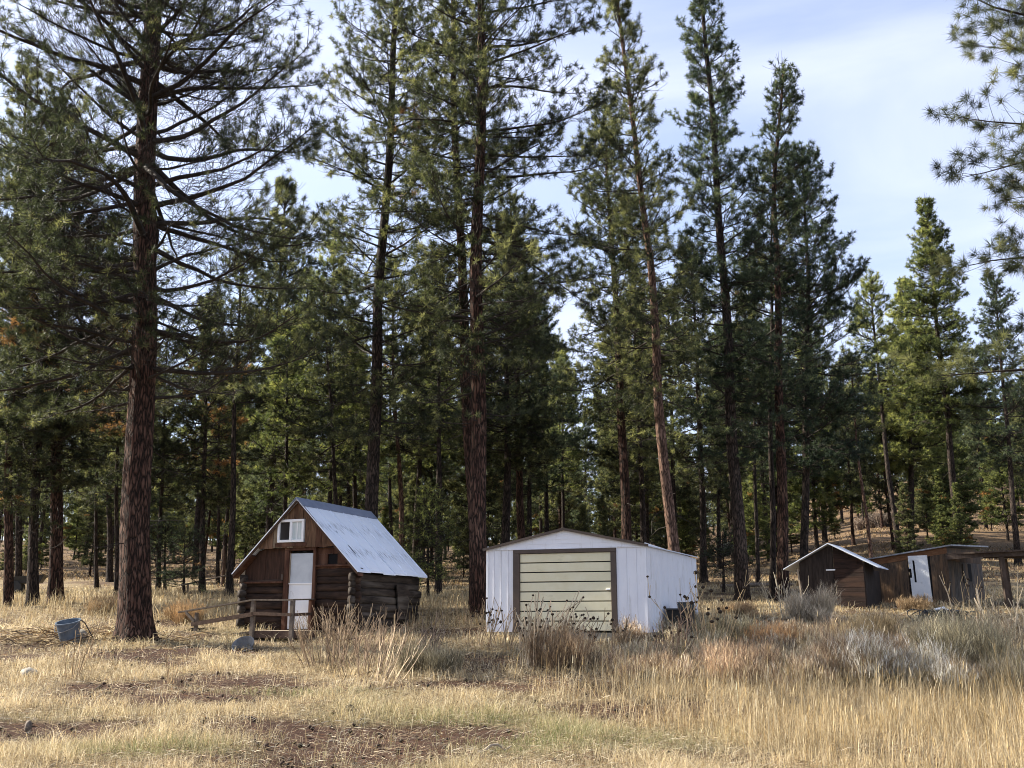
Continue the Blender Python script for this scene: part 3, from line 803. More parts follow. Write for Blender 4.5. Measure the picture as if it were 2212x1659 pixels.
    T(31, 48, [(1130, 1200), (1120, 900), (1110, 700)], 22, 420, 1020, 2.8, 'brown trunk immediately left of the garage peak', 'bark_red')
    T(32, 50, [(1520, 1255), (1512, 900), (1500, 700)], 18, 520, 1040, 2.6, 'dark trunk between the pale sunlit trunk and the black free standing pine', 'bark_dark')
    T(33, 47, [(1637, 1262), (1630, 950)], 11, 560, 1000, 2.2, 'thin trunk behind and right of the black free standing pine', 'bark_dark')
    T(34, 52, [(1880, 1175), (1855, 980)], 10, 760, 960, 1.8, 'thin leaning pale trunk on the slope behind the small shed roof', 'bark_pink_sunlit')
    T(35, 45, [(620, 1230), (618, 900)], 14, 690, 1060, 2.6, 'green pine behind the cabin gable', 'bark_dark', 'needle_bright', vbase=.3)
    T(36, 44, [(343, 1262), (346, 1100)], 12, 720, 1080, 2.4, 'pine just right of the massive trunk', 'bark_dark')
    # young pines close to the ground
    for seed, Y, px, py, tp_, Lm, lab, nm in [(51, 44, 357, 1266, 1120, 1.5, 'small dark young pine on the clearing right of the massive trunk', 'needle_blue'),
                                          (52, 40, 398, 1275, 1140, 1.0, 'thin sapling pine left of the black trunk with orange foliage', 'needle_blue'),
                                          (53, 38, 925, 1270, 1040, 1.5, 'bushy yellow green young pine between cabin and garage', 'needle_bright'),
                                          (54, 43, 1562, 1248, 1150, 1.3, 'low blue grey young pine right behind the garage corner', 'needle_blue')]:
        T(seed, Y, [(px, py), (px, tp_ + 20)], 7, tp_, py - 25, Lm, lab, 'bark_dark', nm, name='young_pine', style='fir', dense=1.3, step=.3, stubs=2, ln=.15, nn=8, wd=.018, minL=.3, vbase=.45 if nm == 'needle_bright' else .3)
    # shared prototypes for the forest behind
    protos = []
    for i, (H, r0, hbf, Lm, st, nm, bk, vb) in enumerate([(19, .19, .30, 2.6, 'pine', 'needle', 'bark_dark', .5), (17, .16, .24, 2.7, 'round', 'needle', 'bark_red', .55), (21, .21, .38, 2.4, 'pine', 'needle_bright', 'bark_dark', .4),  # third prototype: bright needles paint in the sun reaching the wood
                                                      (16, .15, .14, 2.4, 'fir', 'needle_bright', 'bark_dark', .35), (18, .17, .3, 2.8, 'round', 'needle_blue', 'bark_dark', .5), (14, .13, .14, 2.2, 'fir', 'needle', 'bark_red', .42)]):
        d = make_pine(200 + i, H, r0, H * hbf, Lm, dense=1.15 if st != 'fir' else 1.2, nn=19, ln=.25, wd=.034, style=st, sides=8, twigr=.014, step=.62, bare=.3, stubs=8, vbase=vb, deadzone=(H * .3, H * .5), deadp=.015)
        (V, TT, mi, sm), (NV, NT, nv) = d
        protos.append((tri_mesh('trunk', V, TT, [M[bk], M['twig']], mi, smooth=sm), tri_mesh('crown', NV, NT, M[nm], attrs={'v': nv}), nm, st))
    LAB = {('needle', 'pine'): 'open crowned pine standing in the wood behind the clearing', ('needle', 'round'): 'round crowned reddish pine in the wood behind the clearing',
           ('needle_bright', 'pine'): 'high crowned pine with sunlit yellow green needles in the wood behind the clearing', ('needle_bright', 'fir'): 'pointed light green fir in the wood behind the clearing',
           ('needle_blue', 'round'): 'dense blue green pine in the wood behind the clearing', ('needle', 'fir'): 'short pointed pine with foliage near the ground in the wood behind'}
    rs = np.random.RandomState(77); placed = []
    tries = 0
    while len(placed) < 168 and tries < 6000:
        tries += 1
        y = 50 * (150 / 50.) ** rs.rand(); x = (rs.rand() * 2 - 1) * .62 * y
        q = x / y
        if y < 62 and q < -.25 : continue           # the pale clearing on the left
        if -.02 < q < .03 and y < 52: continue
        if q > .33 and y < 66: continue
        if any((x - a) ** 2 + (y - b) ** 2 < (2.0 + .015 * y) ** 2 for a, b in placed): continue
        placed.append((x, y))
        k = rs.randint(0, len(protos)); mt, mc, nm, st = protos[k]
        s = rs.uniform(.72, 1.08) * (1 - .12 * sst(.2, .4, q))
        root, _, _ = tree_obj('pine_tree' if st != 'fir' else 'fir_tree', (x, y, float(G(x, y)) - .05), rs.uniform(0, 6.28), None, None, None, LAB[(nm, st)], 'forest trees behind the clearing', meshes=(mt, mc))
        root.scale = (s, s, s * rs.uniform(.92, 1.08))
        root.rotation_euler = (rs.normal(0, .02), rs.normal(0, .02), root.rotation_euler[2])
    # understory of young trees on the slope
    n_y = 0; tries = 0
    while n_y < 60 and tries < 3000:
        tries += 1; y = 46 * (120 / 46.) ** rs.rand(); x = (rs.rand() * 2 - 1) * .58 * y; q = x / y
        if y < 60 and q < -.2 or (y < 52 and -.02 < q < .4): continue
        if any((x - a) ** 2 + (y - b) ** 2 < 1.2 ** 2 for a, b in placed): continue
        placed.append((x, y)); n_y += 1
        mt, mc, nm, st = protos[5 if rs.rand() < .5 else 3]; sc_ = rs.uniform(.2, .42)
        root, _, _ = tree_obj('young_pine', (x, y, float(G(x, y)) - .03), rs.uniform(0, 6.28), None, None, None, 'young bushy pine growing low between the trunks of the wood behind', 'young pines in the wood behind', meshes=(mt, mc)); root.scale = (sc_ * 1.15, sc_ * 1.15, sc_)
    # far wood that reads as one mass
    n = 520; y = rs.uniform(150, 330, n); x = (rs.rand(n) * 2 - 1) * .7 * y
    (V, TT, mi, sm), (NV, NT, nv) = make_pine(300, 15, .16, 2.0, 2.6, dense=1.0, nn=4, ln=.5, wd=.13, style='fir', sides=4, twigr=.03, step=1.1, bare=.1, stubs=0, tw=.5)
    z = G(x, y); sc = rs.uniform(.8, 1.25, n); ca = np.cos(rs.uniform(0, 6.28, n)); sa = np.sqrt(1 - ca * ca)
    sel = rs.choice(len(NT), min(len(NT), 2200), replace=False)
    NVs = NV.reshape(-1, 3, 3)[sel].reshape(-1, 3); nvs = nv.reshape(-1, 3)[sel].reshape(-1)
    X = NVs[None, :, 0] * ca[:, None] - NVs[None, :, 1] * sa[:, None]; Yv = NVs[None, :, 0] * sa[:, None] + NVs[None, :, 1] * ca[:, None]
    W = np.stack([X * sc[:, None] + x[:, None], Yv * sc[:, None] + y[:, None], NVs[None, :, 2] * sc[:, None] + z[:, None]], -1).reshape(-1, 3)
    tv, tt = segs_mesh(np.stack([x, y, z], 1), np.stack([x, y, z + 14 * sc], 1), .17 * sc, .03 * sc, 5)
    W2 = np.concatenate([W, tv]); T2 = np.concatenate([np.arange(len(W)).reshape(-1, 3), tt + len(W)])
    mi = np.concatenate([np.zeros(len(W) // 3), np.ones(len(tt))])
    me = tri_mesh('far_wood', W2, T2, [M['needle'], M['bark_dark']], mi, attrs={'v': np.concatenate([np.tile(nvs, n), np.zeros(len(tv))])})
    tag(link(bpy.data.objects.new('far_wood', me)), 'distant wood covering the slope behind all other trees', 'wood', kind='stuff')


# ------------------------------------------------------------------ building materials
M['log'] = surf('old_log', (.014, .009, .007), (.045, .026, .018), (.075, .046, .032), scale=(1, 1, 6), ns=3.5, rough=.9, bump=.6, bs=.02)
M['log_grey'] = surf('weathered_log', (.016, .012, .010), (.052, .040, .032), (.10, .085, .072), scale=(6, .8, 6), ns=3, rough=.9, bump=.6, bs=.02)
M['plank_red'] = surf('stained_plank', (.045, .02, .013), (.11, .05, .03), (.15, .08, .05), scale=(5, 5, .8), ns=3, rough=.85, bump=.3)
M['plank_dark'] = surf('dark_plank', (.03, .017, .012), (.075, .038, .025), scale=(5, 5, .8), ns=3, rough=.85, bump=.3)
M['chink'] = surf('gap_filler', (.02, .017, .014), (.05, .042, .036), ns=5)
M['trim'] = surf('brown_trim', (.05, .028, .02), (.09, .052, .036), scale=(1, 1, 4), ns=4, bump=.2)
M['white_paint'] = surf('white_paint', (.74, .75, .78), (.80, .80, .81), ns=3, rough=.45, spec=.4, grime=((.50, .50, .50), (1, 1, .6), .62, .85, 2.5))
M['white_door'] = surf('worn_white_door', (.68, .70, .74), (.76, .77, .78), ns=3, rough=.5, spec=.4, grime=((.34, .33, .30), (2, 1, 1.2), .60, .8, 4))
M['grey_panel'] = surf('grey_door_panel', (.42, .45, .49), (.54, .57, .60), ns=2.5, rough=.4, spec=.4)
M['vinyl'] = surf('white_vinyl', (.82, .82, .83), (.85, .85, .85), ns=3, rough=.35, spec=.45)
M['curtain'] = surf('pale_curtain', (.50, .56, .56), (.66, .70, .70), scale=(14, 1, 1), ns=2, rough=.9)
M['black'] = surf('black_hollow', (.006, .006, .007), (.012, .011, .011), ns=4)
M['wood_grey'] = surf('grey_lumber', (.085, .065, .05), (.18, .145, .115), scale=(2, 2, 2), ns=5, bump=.2)
M['wood_brown'] = surf('brown_lumber', (.055, .033, .024), (.12, .078, .055), scale=(2, 2, 2), ns=5, bump=.2)
M['deck'] = surf('deck_board', (.22, .17, .12), (.40, .33, .25), scale=(1, 6, 1), ns=5, bump=.2)
M['cream'] = surf('cream_panel', (.66, .60, .40), (.72, .67, .48), ns=2.2, rough=.55, spec=.35, bump=.05, bs=.02, grime=((.36, .33, .22), (.6, 1, 1.5), .60, .9, 3))
M['dark_brown'] = surf('brown_steel', (.055, .036, .025), (.075, .05, .036), ns=5, rough=.5, spec=.4)
M['steel_white'] = surf('white_steel', (.70, .70, .74), (.76, .76, .79), ns=1.5, rough=.42, spec=.45, bump=.06, bs=.03, grime=((.36, .31, .25), (2.2, 2.2, .3), .56, .85, 3))
M['rust'] = surf('rust', (.16, .06, .03), (.24, .11, .06), ns=8)
M['galv'] = surf('galvanised_sheet', (.54, .58, .66), (.66, .70, .78), ns=2, rough=.45, spec=.5, metallic=.2, grime=((.30, .31, .33), (3, 3, .6), .55, .8, 2))
M['tar'] = surf('black_plastic', (.012, .012, .013), (.03, .028, .026), ns=6, rough=.5, spec=.4)
M['concrete'] = surf('concrete', (.22, .20, .15), (.34, .31, .24), ns=6)


def roof_metal():
    """pale galvanised roofing with dark wear streaks running down the slope in rows"""
    m, nt, out = newmat('cabin_roofing'); L = nt.links.new
    b = N(nt, 'ShaderNodeBsdfPrincipled'); b.inputs['Roughness'].default_value = .5; b.inputs['Metallic'].default_value = .1; b.inputs['Specular IOR Level'].default_value = .45
    tc = N(nt, 'ShaderNodeTexCoord')
    n1 = N(nt, 'ShaderNodeTexNoise'); n1.inputs['Scale'].default_value = 1.6; n1.inputs['Detail'].default_value = 5; L(tc.outputs['Object'], n1.inputs['Vector'])
    mx = N(nt, 'ShaderNodeMix', data_type='RGBA'); mx.inputs[6].default_value = (.64, .70, .82, 1); mx.inputs[7].default_value = (.76, .80, .87, 1); L(n1.outputs['Fac'], mx.inputs[0])
    mp = N(nt, 'ShaderNodeMapping'); mp.inputs['Scale'].default_value = (1.2, 22, 1.2); mp.inputs['Rotation'].default_value = (0, 0, R(10)); L(tc.outputs['Object'], mp.inputs['Vector'])
    n2 = N(nt, 'ShaderNodeTexNoise'); n2.inputs['Scale'].default_value = 2.4; n2.inputs['Detail'].default_value = 4; L(mp.outputs[0], n2.inputs['Vector'])
    sx = N(nt, 'ShaderNodeSeparateXYZ'); L(tc.outputs['Object'], sx.inputs[0])
    mu = N(nt, 'ShaderNodeMath', operation='MULTIPLY'); L(sx.outputs['Z'], mu.inputs[0]); mu.inputs[1].default_value = 9.3
    sn = N(nt, 'ShaderNodeMath', operation='SINE'); L(mu.outputs[0], sn.inputs[0])
    ad = N(nt, 'ShaderNodeMath', operation='MULTIPLY_ADD'); L(sn.outputs[0], ad.inputs[0]); ad.inputs[1].default_value = .075; L(n2.outputs['Fac'], ad.inputs[2])
    n4 = N(nt, 'ShaderNodeTexNoise'); n4.inputs['Scale'].default_value = 1.1; L(tc.outputs['Object'], n4.inputs['Vector'])
    ad2 = N(nt, 'ShaderNodeMath', operation='MULTIPLY_ADD'); L(n4.outputs['Fac'], ad2.inputs[0]); ad2.inputs[1].default_value = .25; L(ad.outputs[0], ad2.inputs[2])
    r2 = N(nt, 'ShaderNodeMapRange'); r2.inputs[1].default_value = .745; r2.inputs[2].default_value = .83; L(ad2.outputs[0], r2.inputs[0])
    m2 = N(nt, 'ShaderNodeMix', data_type='RGBA'); L(r2.outputs[0], m2.inputs[0]); L(mx.outputs[2], m2.inputs[6]); m2.inputs[7].default_value = (.13, .14, .17, 1)
    L(m2.outputs[2], b.inputs['Base Color']); L(b.outputs[0], out.inputs[0])
    return m


M['roofing'] = roof_metal()
M['ridge'] = surf('blue_ridge_metal', (.13, .16, .23), (.19, .22, .30), ns=3, rough=.45, spec=.5, metallic=.2)


def gable_planks():
    """planks of different browns: colour steps per board"""
    m, nt, out = newmat('gable_boards'); L = nt.links.new
    b = N(nt, 'ShaderNodeBsdfPrincipled'); b.inputs['Roughness'].default_value = .85; b.inputs['Specular IOR Level'].default_value = .2
    tc = N(nt, 'ShaderNodeTexCoord'); gi = N(nt, 'ShaderNodeNewGeometry')
    mp = N(nt, 'ShaderNodeMapping'); mp.inputs['Scale'].default_value = (9, 3, .9); L(tc.outputs['Object'], mp.inputs['Vector'])
    n1 = N(nt, 'ShaderNodeTexNoise'); n1.inputs['Scale'].default_value = 3; n1.inputs['Detail'].default_value = 7; n1.inputs['Distortion'].default_value = .6; L(mp.outputs[0], n1.inputs['Vector'])
    cr = N(nt, 'ShaderNodeValToRGB'); e = cr.color_ramp.elements
    e[0].position = .0; e[0].color = (.085, .04, .024, 1); e[1].position = 1; e[1].color = (.24, .19, .13, 1)
    x = e.new(.35); x.color = (.15, .085, .05, 1); x = e.new(.7); x.color = (.20, .12, .075, 1)
    L(gi.outputs['Random Per Island'], cr.inputs[0])
    r = N(nt, 'ShaderNodeMapRange'); r.inputs[1].default_value = .35; r.inputs[2].default_value = .65; r.inputs[3].default_value = .45; r.inputs[4].default_value = 1.25; L(n1.outputs['Fac'], r.inputs[0])
    mm = N(nt, 'ShaderNodeMix', data_type='RGBA', blend_type='MULTIPLY'); mm.inputs[0].default_value = 1; L(cr.outputs[0], mm.inputs[6]); L(r.outputs[0], mm.inputs[7])
    L(mm.outputs[2], b.inputs['Base Color'])
    bp = N(nt, 'ShaderNodeBump'); bp.inputs['Strength'].default_value = .3; bp.inputs['Distance'].default_value = .01; L(n1.outputs['Fac'], bp.inputs['Height']); L(bp.outputs[0], b.inputs['Normal'])
    L(b.outputs[0], out.inputs[0])
    return m


M['gable'] = gable_planks()


def glass_dark():
    m, nt, out = newmat('window_glass'); b = N(nt, 'ShaderNodeBsdfPrincipled')
    b.inputs['Base Color'].default_value = (.03, .028, .028, 1); b.inputs['Roughness'].default_value = .08; b.inputs['Specular IOR Level'].default_value = .6
    nt.links.new(b.outputs[0], out.inputs[0]); return m


M['glass'] = glass_dark()


# ------------------------------------------------------------------ log cabin
CA = R(22); CO = at(768, 1232, 25.2)
ZB = CAMZ - .5


def cabin():
    rr = random.Random(4)
    Z = lambda z: z + .5
    t = thing('log_cabin', (CO[0], CO[1], ZB), -CA, 'small dark log cabin with steep pale metal roof and white split door', 'cabin')
    # front logs, left and right of the door, and ends that stick out at the corners
    def wavy(mb, p0, p1, r, seed, n=9):
        q = random.Random(seed); pts = []; rs_ = []
        for i in range(7):
            f = i / 6; pts.append([p0[k] + (p1[k] - p0[k]) * f + (q.uniform(-.012, .012) if k != (0 if abs(p1[0] - p0[0]) > abs(p1[1] - p0[1]) else 1) else 0) for k in range(3)]); rs_.append(r * q.uniform(.92, 1.06))
        v0 = len(mb.v); mb.tube(pts, rs_, n, wob=.1, seed=seed)
        ax = 1 if abs(p1[0] - p0[0]) > abs(p1[1] - p0[1]) else 0     # hewn: sides flattened
        for q_ in range(v0, len(mb.v)):
            p_ = list(mb.v[q_]); dd = p_[ax] - p0[ax]; p_[ax] = p0[ax] + max(-r * .62, min(r * .62, dd)); mb.v[q_] = tuple(p_)
    fl = MB(); fr = MB()
    k = 0; z = -.36
    while z < .95:
        r = rr.uniform(.095, .112)
        e = rr.uniform(.10, .26)
        wavy(fl, (-3.66 - e + .18, .42, Z(z)), (-2.30, .42, Z(z)), r, 10 + k)
        z += r * 1.82; k += 1
    z = -.36
    while z < 1.22:
        r = rr.uniform(.095, .112)
        wavy(fr, (-1.36, .42, Z(z)), (-.12 + rr.uniform(0, .06), .42, Z(z)), r, 40 + k)
        z += r * 1.82; k += 1
    fw = fl.build('front_wall', M['log'], t, smooth=True)
    fr.build('front_wall', M['log'], t, smooth=True)
    sw = MB(); z = -.46; k = 0
    while z < 1.14:
        r = rr.uniform(.095, .115)
        wavy(sw, (-.26, .22 + rr.uniform(-.04, .06), Z(z)), (-.26, 3.82 + rr.uniform(-.05, .16), Z(z)), r, 70 + k); z += r * 1.82; k += 1
    sw.build('side_wall', M['log_grey'], t, smooth=True)
    s2 = MB(); z = -.46; k = 0
    while z < 1.14:
        r = rr.uniform(.095, .115); wavy(s2, (-3.56, .22 + rr.uniform(-.06, .04), Z(z)), (-3.56, 3.85, Z(z)), r, 90 + k); z += r * 1.82; k += 1
    s2.build('side_wall', M['log_grey'], t, smooth=True)
    bk = MB(); bk.box(-3.5, -.3, 3.62, 3.75, Z(-.5), Z(1.2)); bk.prism([(-3.6, Z(1.2)), (-.2, Z(1.2)), (-1.91, Z(2.98))], 3.62, 3.7)
    bk.build('back_wall', M['plank_dark'], t)
    # lower gable sheathing (dark boards between logs and planks)
    lo = MB(); x = -3.60
    def rz_(x): return 1.21 + (3.08 - 1.21) * (1 - abs(x + 1.91) / 1.9) - .05
    while x < -2.34:
        w_ = min(rr.uniform(.16, .42), -2.32 - x); xa, xb = x + .003, x + w_ - .003
        ta, tb = min(1.84, rz_(xa)), min(1.84, rz_(xb))
        d = rr.uniform(0, .012)
        lo.hexa([(xa, .40 - d, Z(.98)), (xb, .40 - d, Z(.98)), (xb, .43, Z(.98)), (xa, .43, Z(.98)), (xa, .40 - d, Z(ta)), (xb, .40 - d, Z(tb)), (xb, .43, Z(tb)), (xa, .43, Z(ta))]); x += w_
    lo.build('sheathing', M['plank_dark'], t)
    rb = MB(); z = 1.26; k = 0                # reddish boards right of the door, with the vent hole left open
    for z0, z1 in [(1.24, 1.40), (1.66, 1.82)]:
        xe = min(-.08, -1.91 + 1.9 * (1 - (z1 - 1.16) / 1.87)); rb.box(-1.38, xe, .385 + .004 * k, .43, Z(z0), Z(z1)); k += 1
    rb.box(-1.38, -1.065, .39, .43, Z(1.404), Z(1.656)); rb.box(-.77, -.52, .392, .43, Z(1.404), Z(1.656))
    rb.build('sheathing', M['plank_red'], t)
    vt = MB(); vt.box(-1.062, -.773, .425, .44, Z(1.404), Z(1.656)); vt.build('vent_hole', M['black'], t)
    MB().box(-1.40, -.28, .30, .384, Z(1.335), Z(1.375)).build('ledge_board', M['plank_red'], t, bevel=.004)
    MB().box(-3.68, -2.33, .27, .41, Z(.94), Z(.985)).build('ledge_board', M['plank_red'], t, bevel=.004)
    # upper gable planks, each its own board, window opening kept free
    gp = MB(); x = -3.34
    while x < -.50:
        w_ = rr.uniform(.12, .27)
        if x < -2.52 < x + w_: w_ = -2.52 - x + 1e-3
        if x < -1.68 < x + w_: w_ = -1.68 - x + 1e-3
        xa, xb = x + .003, x + w_ - .003; d = rr.uniform(0, .014)
        def q(z0, za, zb):
            if min(za, zb) > z0 + .02:
                gp.hexa([(xa, .235 - d, Z(z0)), (xb, .235 - d, Z(z0)), (xb, .265, Z(z0)), (xa, .265, Z(z0)), (xa, .235 - d, Z(za)), (xb, .235 - d, Z(zb)), (xb, .265, Z(zb)), (xa, .265, Z(za))])
        ta, tb = rz_(xa), rz_(xb)
        if xa >= -2.53 and xb <= -1.67:
            q(1.83, 1.965, 1.965); q(2.565, ta, tb)
        else: q(1.83 + rr.uniform(-.01, .01), ta, tb)
        x += w_
    gp.build('gable', M['gable'], t)
    MB().box(-2.56, -1.62, .20, .218, Z(1.86), Z(1.955)).build('window_board', M['plank_red'], t)
    # window
    wf = MB(); y0, y1 = .185, .26
    for a in [(-2.50, -1.70, 1.97, 2.035), (-2.50, -1.70, 2.495, 2.56), (-2.50, -2.435, 2.036, 2.494), (-1.765, -1.70, 2.036, 2.494), (-2.13, -2.06, 2.036, 2.494)]:
        wf.box(a[0], a[1], y0, y1, Z(a[2]), Z(a[3]))
    win = wf.build('window', M['vinyl'], t, bevel=.004)
    tag(MB().box(-2.434, -2.131, .230, .24, Z(2.037), Z(2.493)).build('pane', M['glass'], win), 'dark left window pane')
    p2 = MB(); p2.box(-2.059, -1.766, .228, .235, Z(2.037), Z(2.493)); tag(p2.build('pane', M['curtain'], win), 'right window pane with a pale curtain')
    MB().box(-1.925, -1.905, .221, .227, Z(2.05), Z(2.48)).build('muntin', M['vinyl'], win)
    # door
    df = MB(); df.box(-2.31, -2.18, .29, .44, Z(-.3), Z(1.76)); df.box(-1.45, -1.365, .30, .44, Z(-.3), Z(1.76)); df.box(-2.31, -1.365, .285, .44, Z(1.762), Z(1.85))
    df.build('door_frame', M['plank_red'], t, bevel=.005)
    dr = MB(); dr.box(-2.178, -1.452, .36, .40, Z(-.22), Z(.915)); door = dr.build('door', M['white_door'], t, bevel=.006)
    MB().box(-2.145, -1.455, .35, .39, Z(.93), Z(1.69)).build('door_panel', M['grey_panel'], door, bevel=.005)
    MB().box(-2.178, -1.452, .335, .37, Z(.905), Z(.935)).build('door_shelf', M['vinyl'], door)
    MB().box(-2.178, -2.147, .34, .385, Z(.936), Z(1.70)).build('door_stop', M['deck'], door)
    MB().box(-2.36, -2.315, .26, .33, Z(1.02), Z(1.16)).build('latch', M['dark_brown'], t)
    # roof: two slopes with ribbed sheets
    th = .03
    def slope(sgn):
        mb = MB(); xr, zr = -1.90, 3.09
        xe = 0.0 if sgn > 0 else -3.80; ze = 1.20
        y = .10; k = 0
        while y < 3.93:
            w_ = .66; y1_ = min(y + w_, 3.95); dz = .006 * (k % 2)
            for (s0, s1) in [(0, 1)]:
                xa = xr + (xe - xr) * s0; za = zr + (ze - zr) * s0; xb = xe; zb = ze + .012 * math.sin(k * 2.1)
                n = 8
                for i in range(n):
                    f0, f1 = i / n, (i + 1) / n
                    sag = lambda f, yy: .012 * math.sin(f * 7 + yy * 2.3)
                    P0 = (xa + (xb - xa) * f0, za + (zb - za) * f0); P1 = (xa + (xb - xa) * f1, za + (zb - za) * f1)
                    mb.hexa([(P0[0], y, Z(P0[1] - th + dz)), (P1[0], y, Z(P1[1] - th + dz)), (P1[0], y1_ - .004, Z(P1[1] - th + dz)), (P0[0], y1_ - .004, Z(P0[1] - th + dz)),
                             (P0[0], y, Z(P0[1] + dz)), (P1[0], y, Z(P1[1] + dz)), (P1[0], y1_ - .004, Z(P1[1] + dz)), (P0[0], y1_ - .004, Z(P0[1] + dz))])
            # standing seam
            mb.beam((xr + (xe - xr) * .06, y1_ - .01, Z(zr + (ze - zr) * .06 + .012)), (xe, y1_ - .01, Z(ze + .012)), .022, .02)
            y = y1_; k += 1
        return mb
    roof = slope(1).build('roof', M['roofing'], t)
    slope(-1).build('roof', M['roofing'], t)
    rc = MB(); a_ = math.atan2(1.88, 1.9)
    for sg in (1, -1):
        dx, dz = sg * .22, -.22 * 1.88 / 1.9
        rc.hexa([(-1.9, .07, Z(3.10)), (-1.9 + dx, .07, Z(3.10 + dz)), (-1.9 + dx, 3.98, Z(3.10 + dz)), (-1.9, 3.98, Z(3.10)), (-1.9, .07, Z(3.125)), (-1.9 + dx, .07, Z(3.12 + dz)), (-1.9 + dx, 3.98, Z(3.12 + dz)), (-1.9, 3.98, Z(3.125))])
    rc.build('ridge_cap', M['ridge'], roof)
    # barge boards and rafters under the front edge
    for sg in (-1, 1):
        xe = 0.0 if sg > 0 else -3.80
        b_ = MB(); b_.beam((-1.90 + sg * .03, .13, Z(3.02)), (xe - sg * .02, .13, Z(1.15)), .03, .07); b_.build('barge_board', M['trim'], t)
    for x0, x1, q in ((-3.80, -3.25, .02), (0, -.55, -.02)):
        MB().hexa([(x0, .14, Z(1.08)), (x1, .14, Z(1.62)), (x1, .38, Z(1.62)), (x0, .38, Z(1.08)), (x0 + q, .14, Z(1.15)), (x1 - q, .14, Z(1.67)), (x1 - q, .38, Z(1.67)), (x0 + q, .38, Z(1.15))]).build('soffit', M['plank_red'], t)
    ch = MB(); ch.box(-2.3, -1.36, .402, .45, Z(-.45), Z(-.3)); ch.build('threshold', M['chink'], t)
    # board shutter hung on the side wall
    bd = MB(); bd.hexa([(-.145, 2.55, Z(.02)), (-.105, 2.55, Z(.02)), (-.105, 3.02, Z(.03)), (-.145, 3.02, Z(.03)), (-.145, 2.36, Z(.93)), (-.105, 2.36, Z(.93)), (-.105, 3.10, Z(.93)), (-.145, 3.10, Z(.93))])
    bd.build('hatch', M['log_grey'], t)
    EXCL.append((CO[0], CO[1], CA, -3.6, -.15, .35, 3.8))
    # porch and ramp
    p = thing('wooden_porch', (CO[0], CO[1], ZB), -CA, 'low wooden landing with handrail and ramp in front of the white door', 'porch')
    d = MB(); y = -.86
    while y < .25: d.box(-2.36, -1.08, y, y + .135, Z(-.275), Z(-.245)); y += .142
    d.build('deck', M['deck'], p)
    f = MB(); f.box(-2.38, -1.06, -.90, -.865, Z(-.42), Z(-.25)); f.box(-1.078, -1.045, -.862, .25, Z(-.42), Z(-.25)); f.box(-2.395, -2.365, -.862, .25, Z(-.42), Z(-.25)); f.build('skirt', M['wood_brown'], p)
    for x, yy, zt, zb_, m_ in [(-2.30, -.93, .47, -.6, 'wood_grey'), (-1.16, -.93, .46, -.75, 'wood_grey'), (-1.38, .2, .5, -.5, 'plank_red'), (-4.0, -.93, .19, -.4, 'wood_grey')]:
        w_ = .05 if x > -3 else .035
        MB().box(x - w_, x + w_, yy - .045, yy + .045, Z(zb_), Z(zt)).build('post', M[m_], p, bevel=.006)
    rl = MB()
    MB().beam((-2.32, -.93, Z(.49)), (-1.12, -.93, Z(.48)), .12, .035).build('rail', M['wood_grey'], p)
    MB().beam((-1.15, -.93, Z(.487)), (-1.38, .25, Z(.52)), .12, .035).build('rail', M['wood_grey'], p)
    MB().beam((-2.29, -.93, Z(.493)), (-4.55, -.93, Z(.20)), .12, .035).build('rail', M['wood_grey'], p)
    MB().beam((-2.30, -.985, Z(.165)), (-1.16, -.985, Z(.13)), .03, .075).build('rail', M['wood_brown'], p)
    MB().beam((-1.11, -.93, Z(.13)), (-1.34, .2, Z(.16)), .03, .075).build('rail', M['wood_brown'], p)
    MB().beam((-2.25, -.985, Z(.15)), (-4.1, -.985, Z(-.10)), .03, .10).build('rail', M['wood_brown'], p)
    MB().beam((-4.02, -.98, Z(-.03)), (-4.30, -.98, Z(.20)), .035, .06).build('brace', M['wood_grey'], p)
    rp = MB(); rp.hexa([(-4.7, -.88, Z(-.55)), (-2.4, -.88, Z(-.33)), (-2.4, .1, Z(-.33)), (-4.7, .1, Z(-.55)), (-4.7, -.88, Z(-.50)), (-2.4, -.88, Z(-.26)), (-2.4, .1, Z(-.26)), (-4.7, .1, Z(-.50))])
    rp.build('ramp', M['wood_grey'], p)
    en = MB(); en.hexa([(-4.75, -.90, Z(-.62)), (-4.15, -.90, Z(-.55)), (-4.15, .1, Z(-.55)), (-4.75, .1, Z(-.62)), (-4.72, -.90, Z(-.34)), (-4.12, -.90, Z(-.18)), (-4.12, .1, Z(-.18)), (-4.72, .1, Z(-.34))])
    en.build('ramp_end', M['black'], p)
    EXCL.append((CO[0], CO[1], CA, -2.5, -.9, -1.15, .4))


# ------------------------------------------------------------------ garage
GA = R(20); GO = at(1394, 1177, 24)


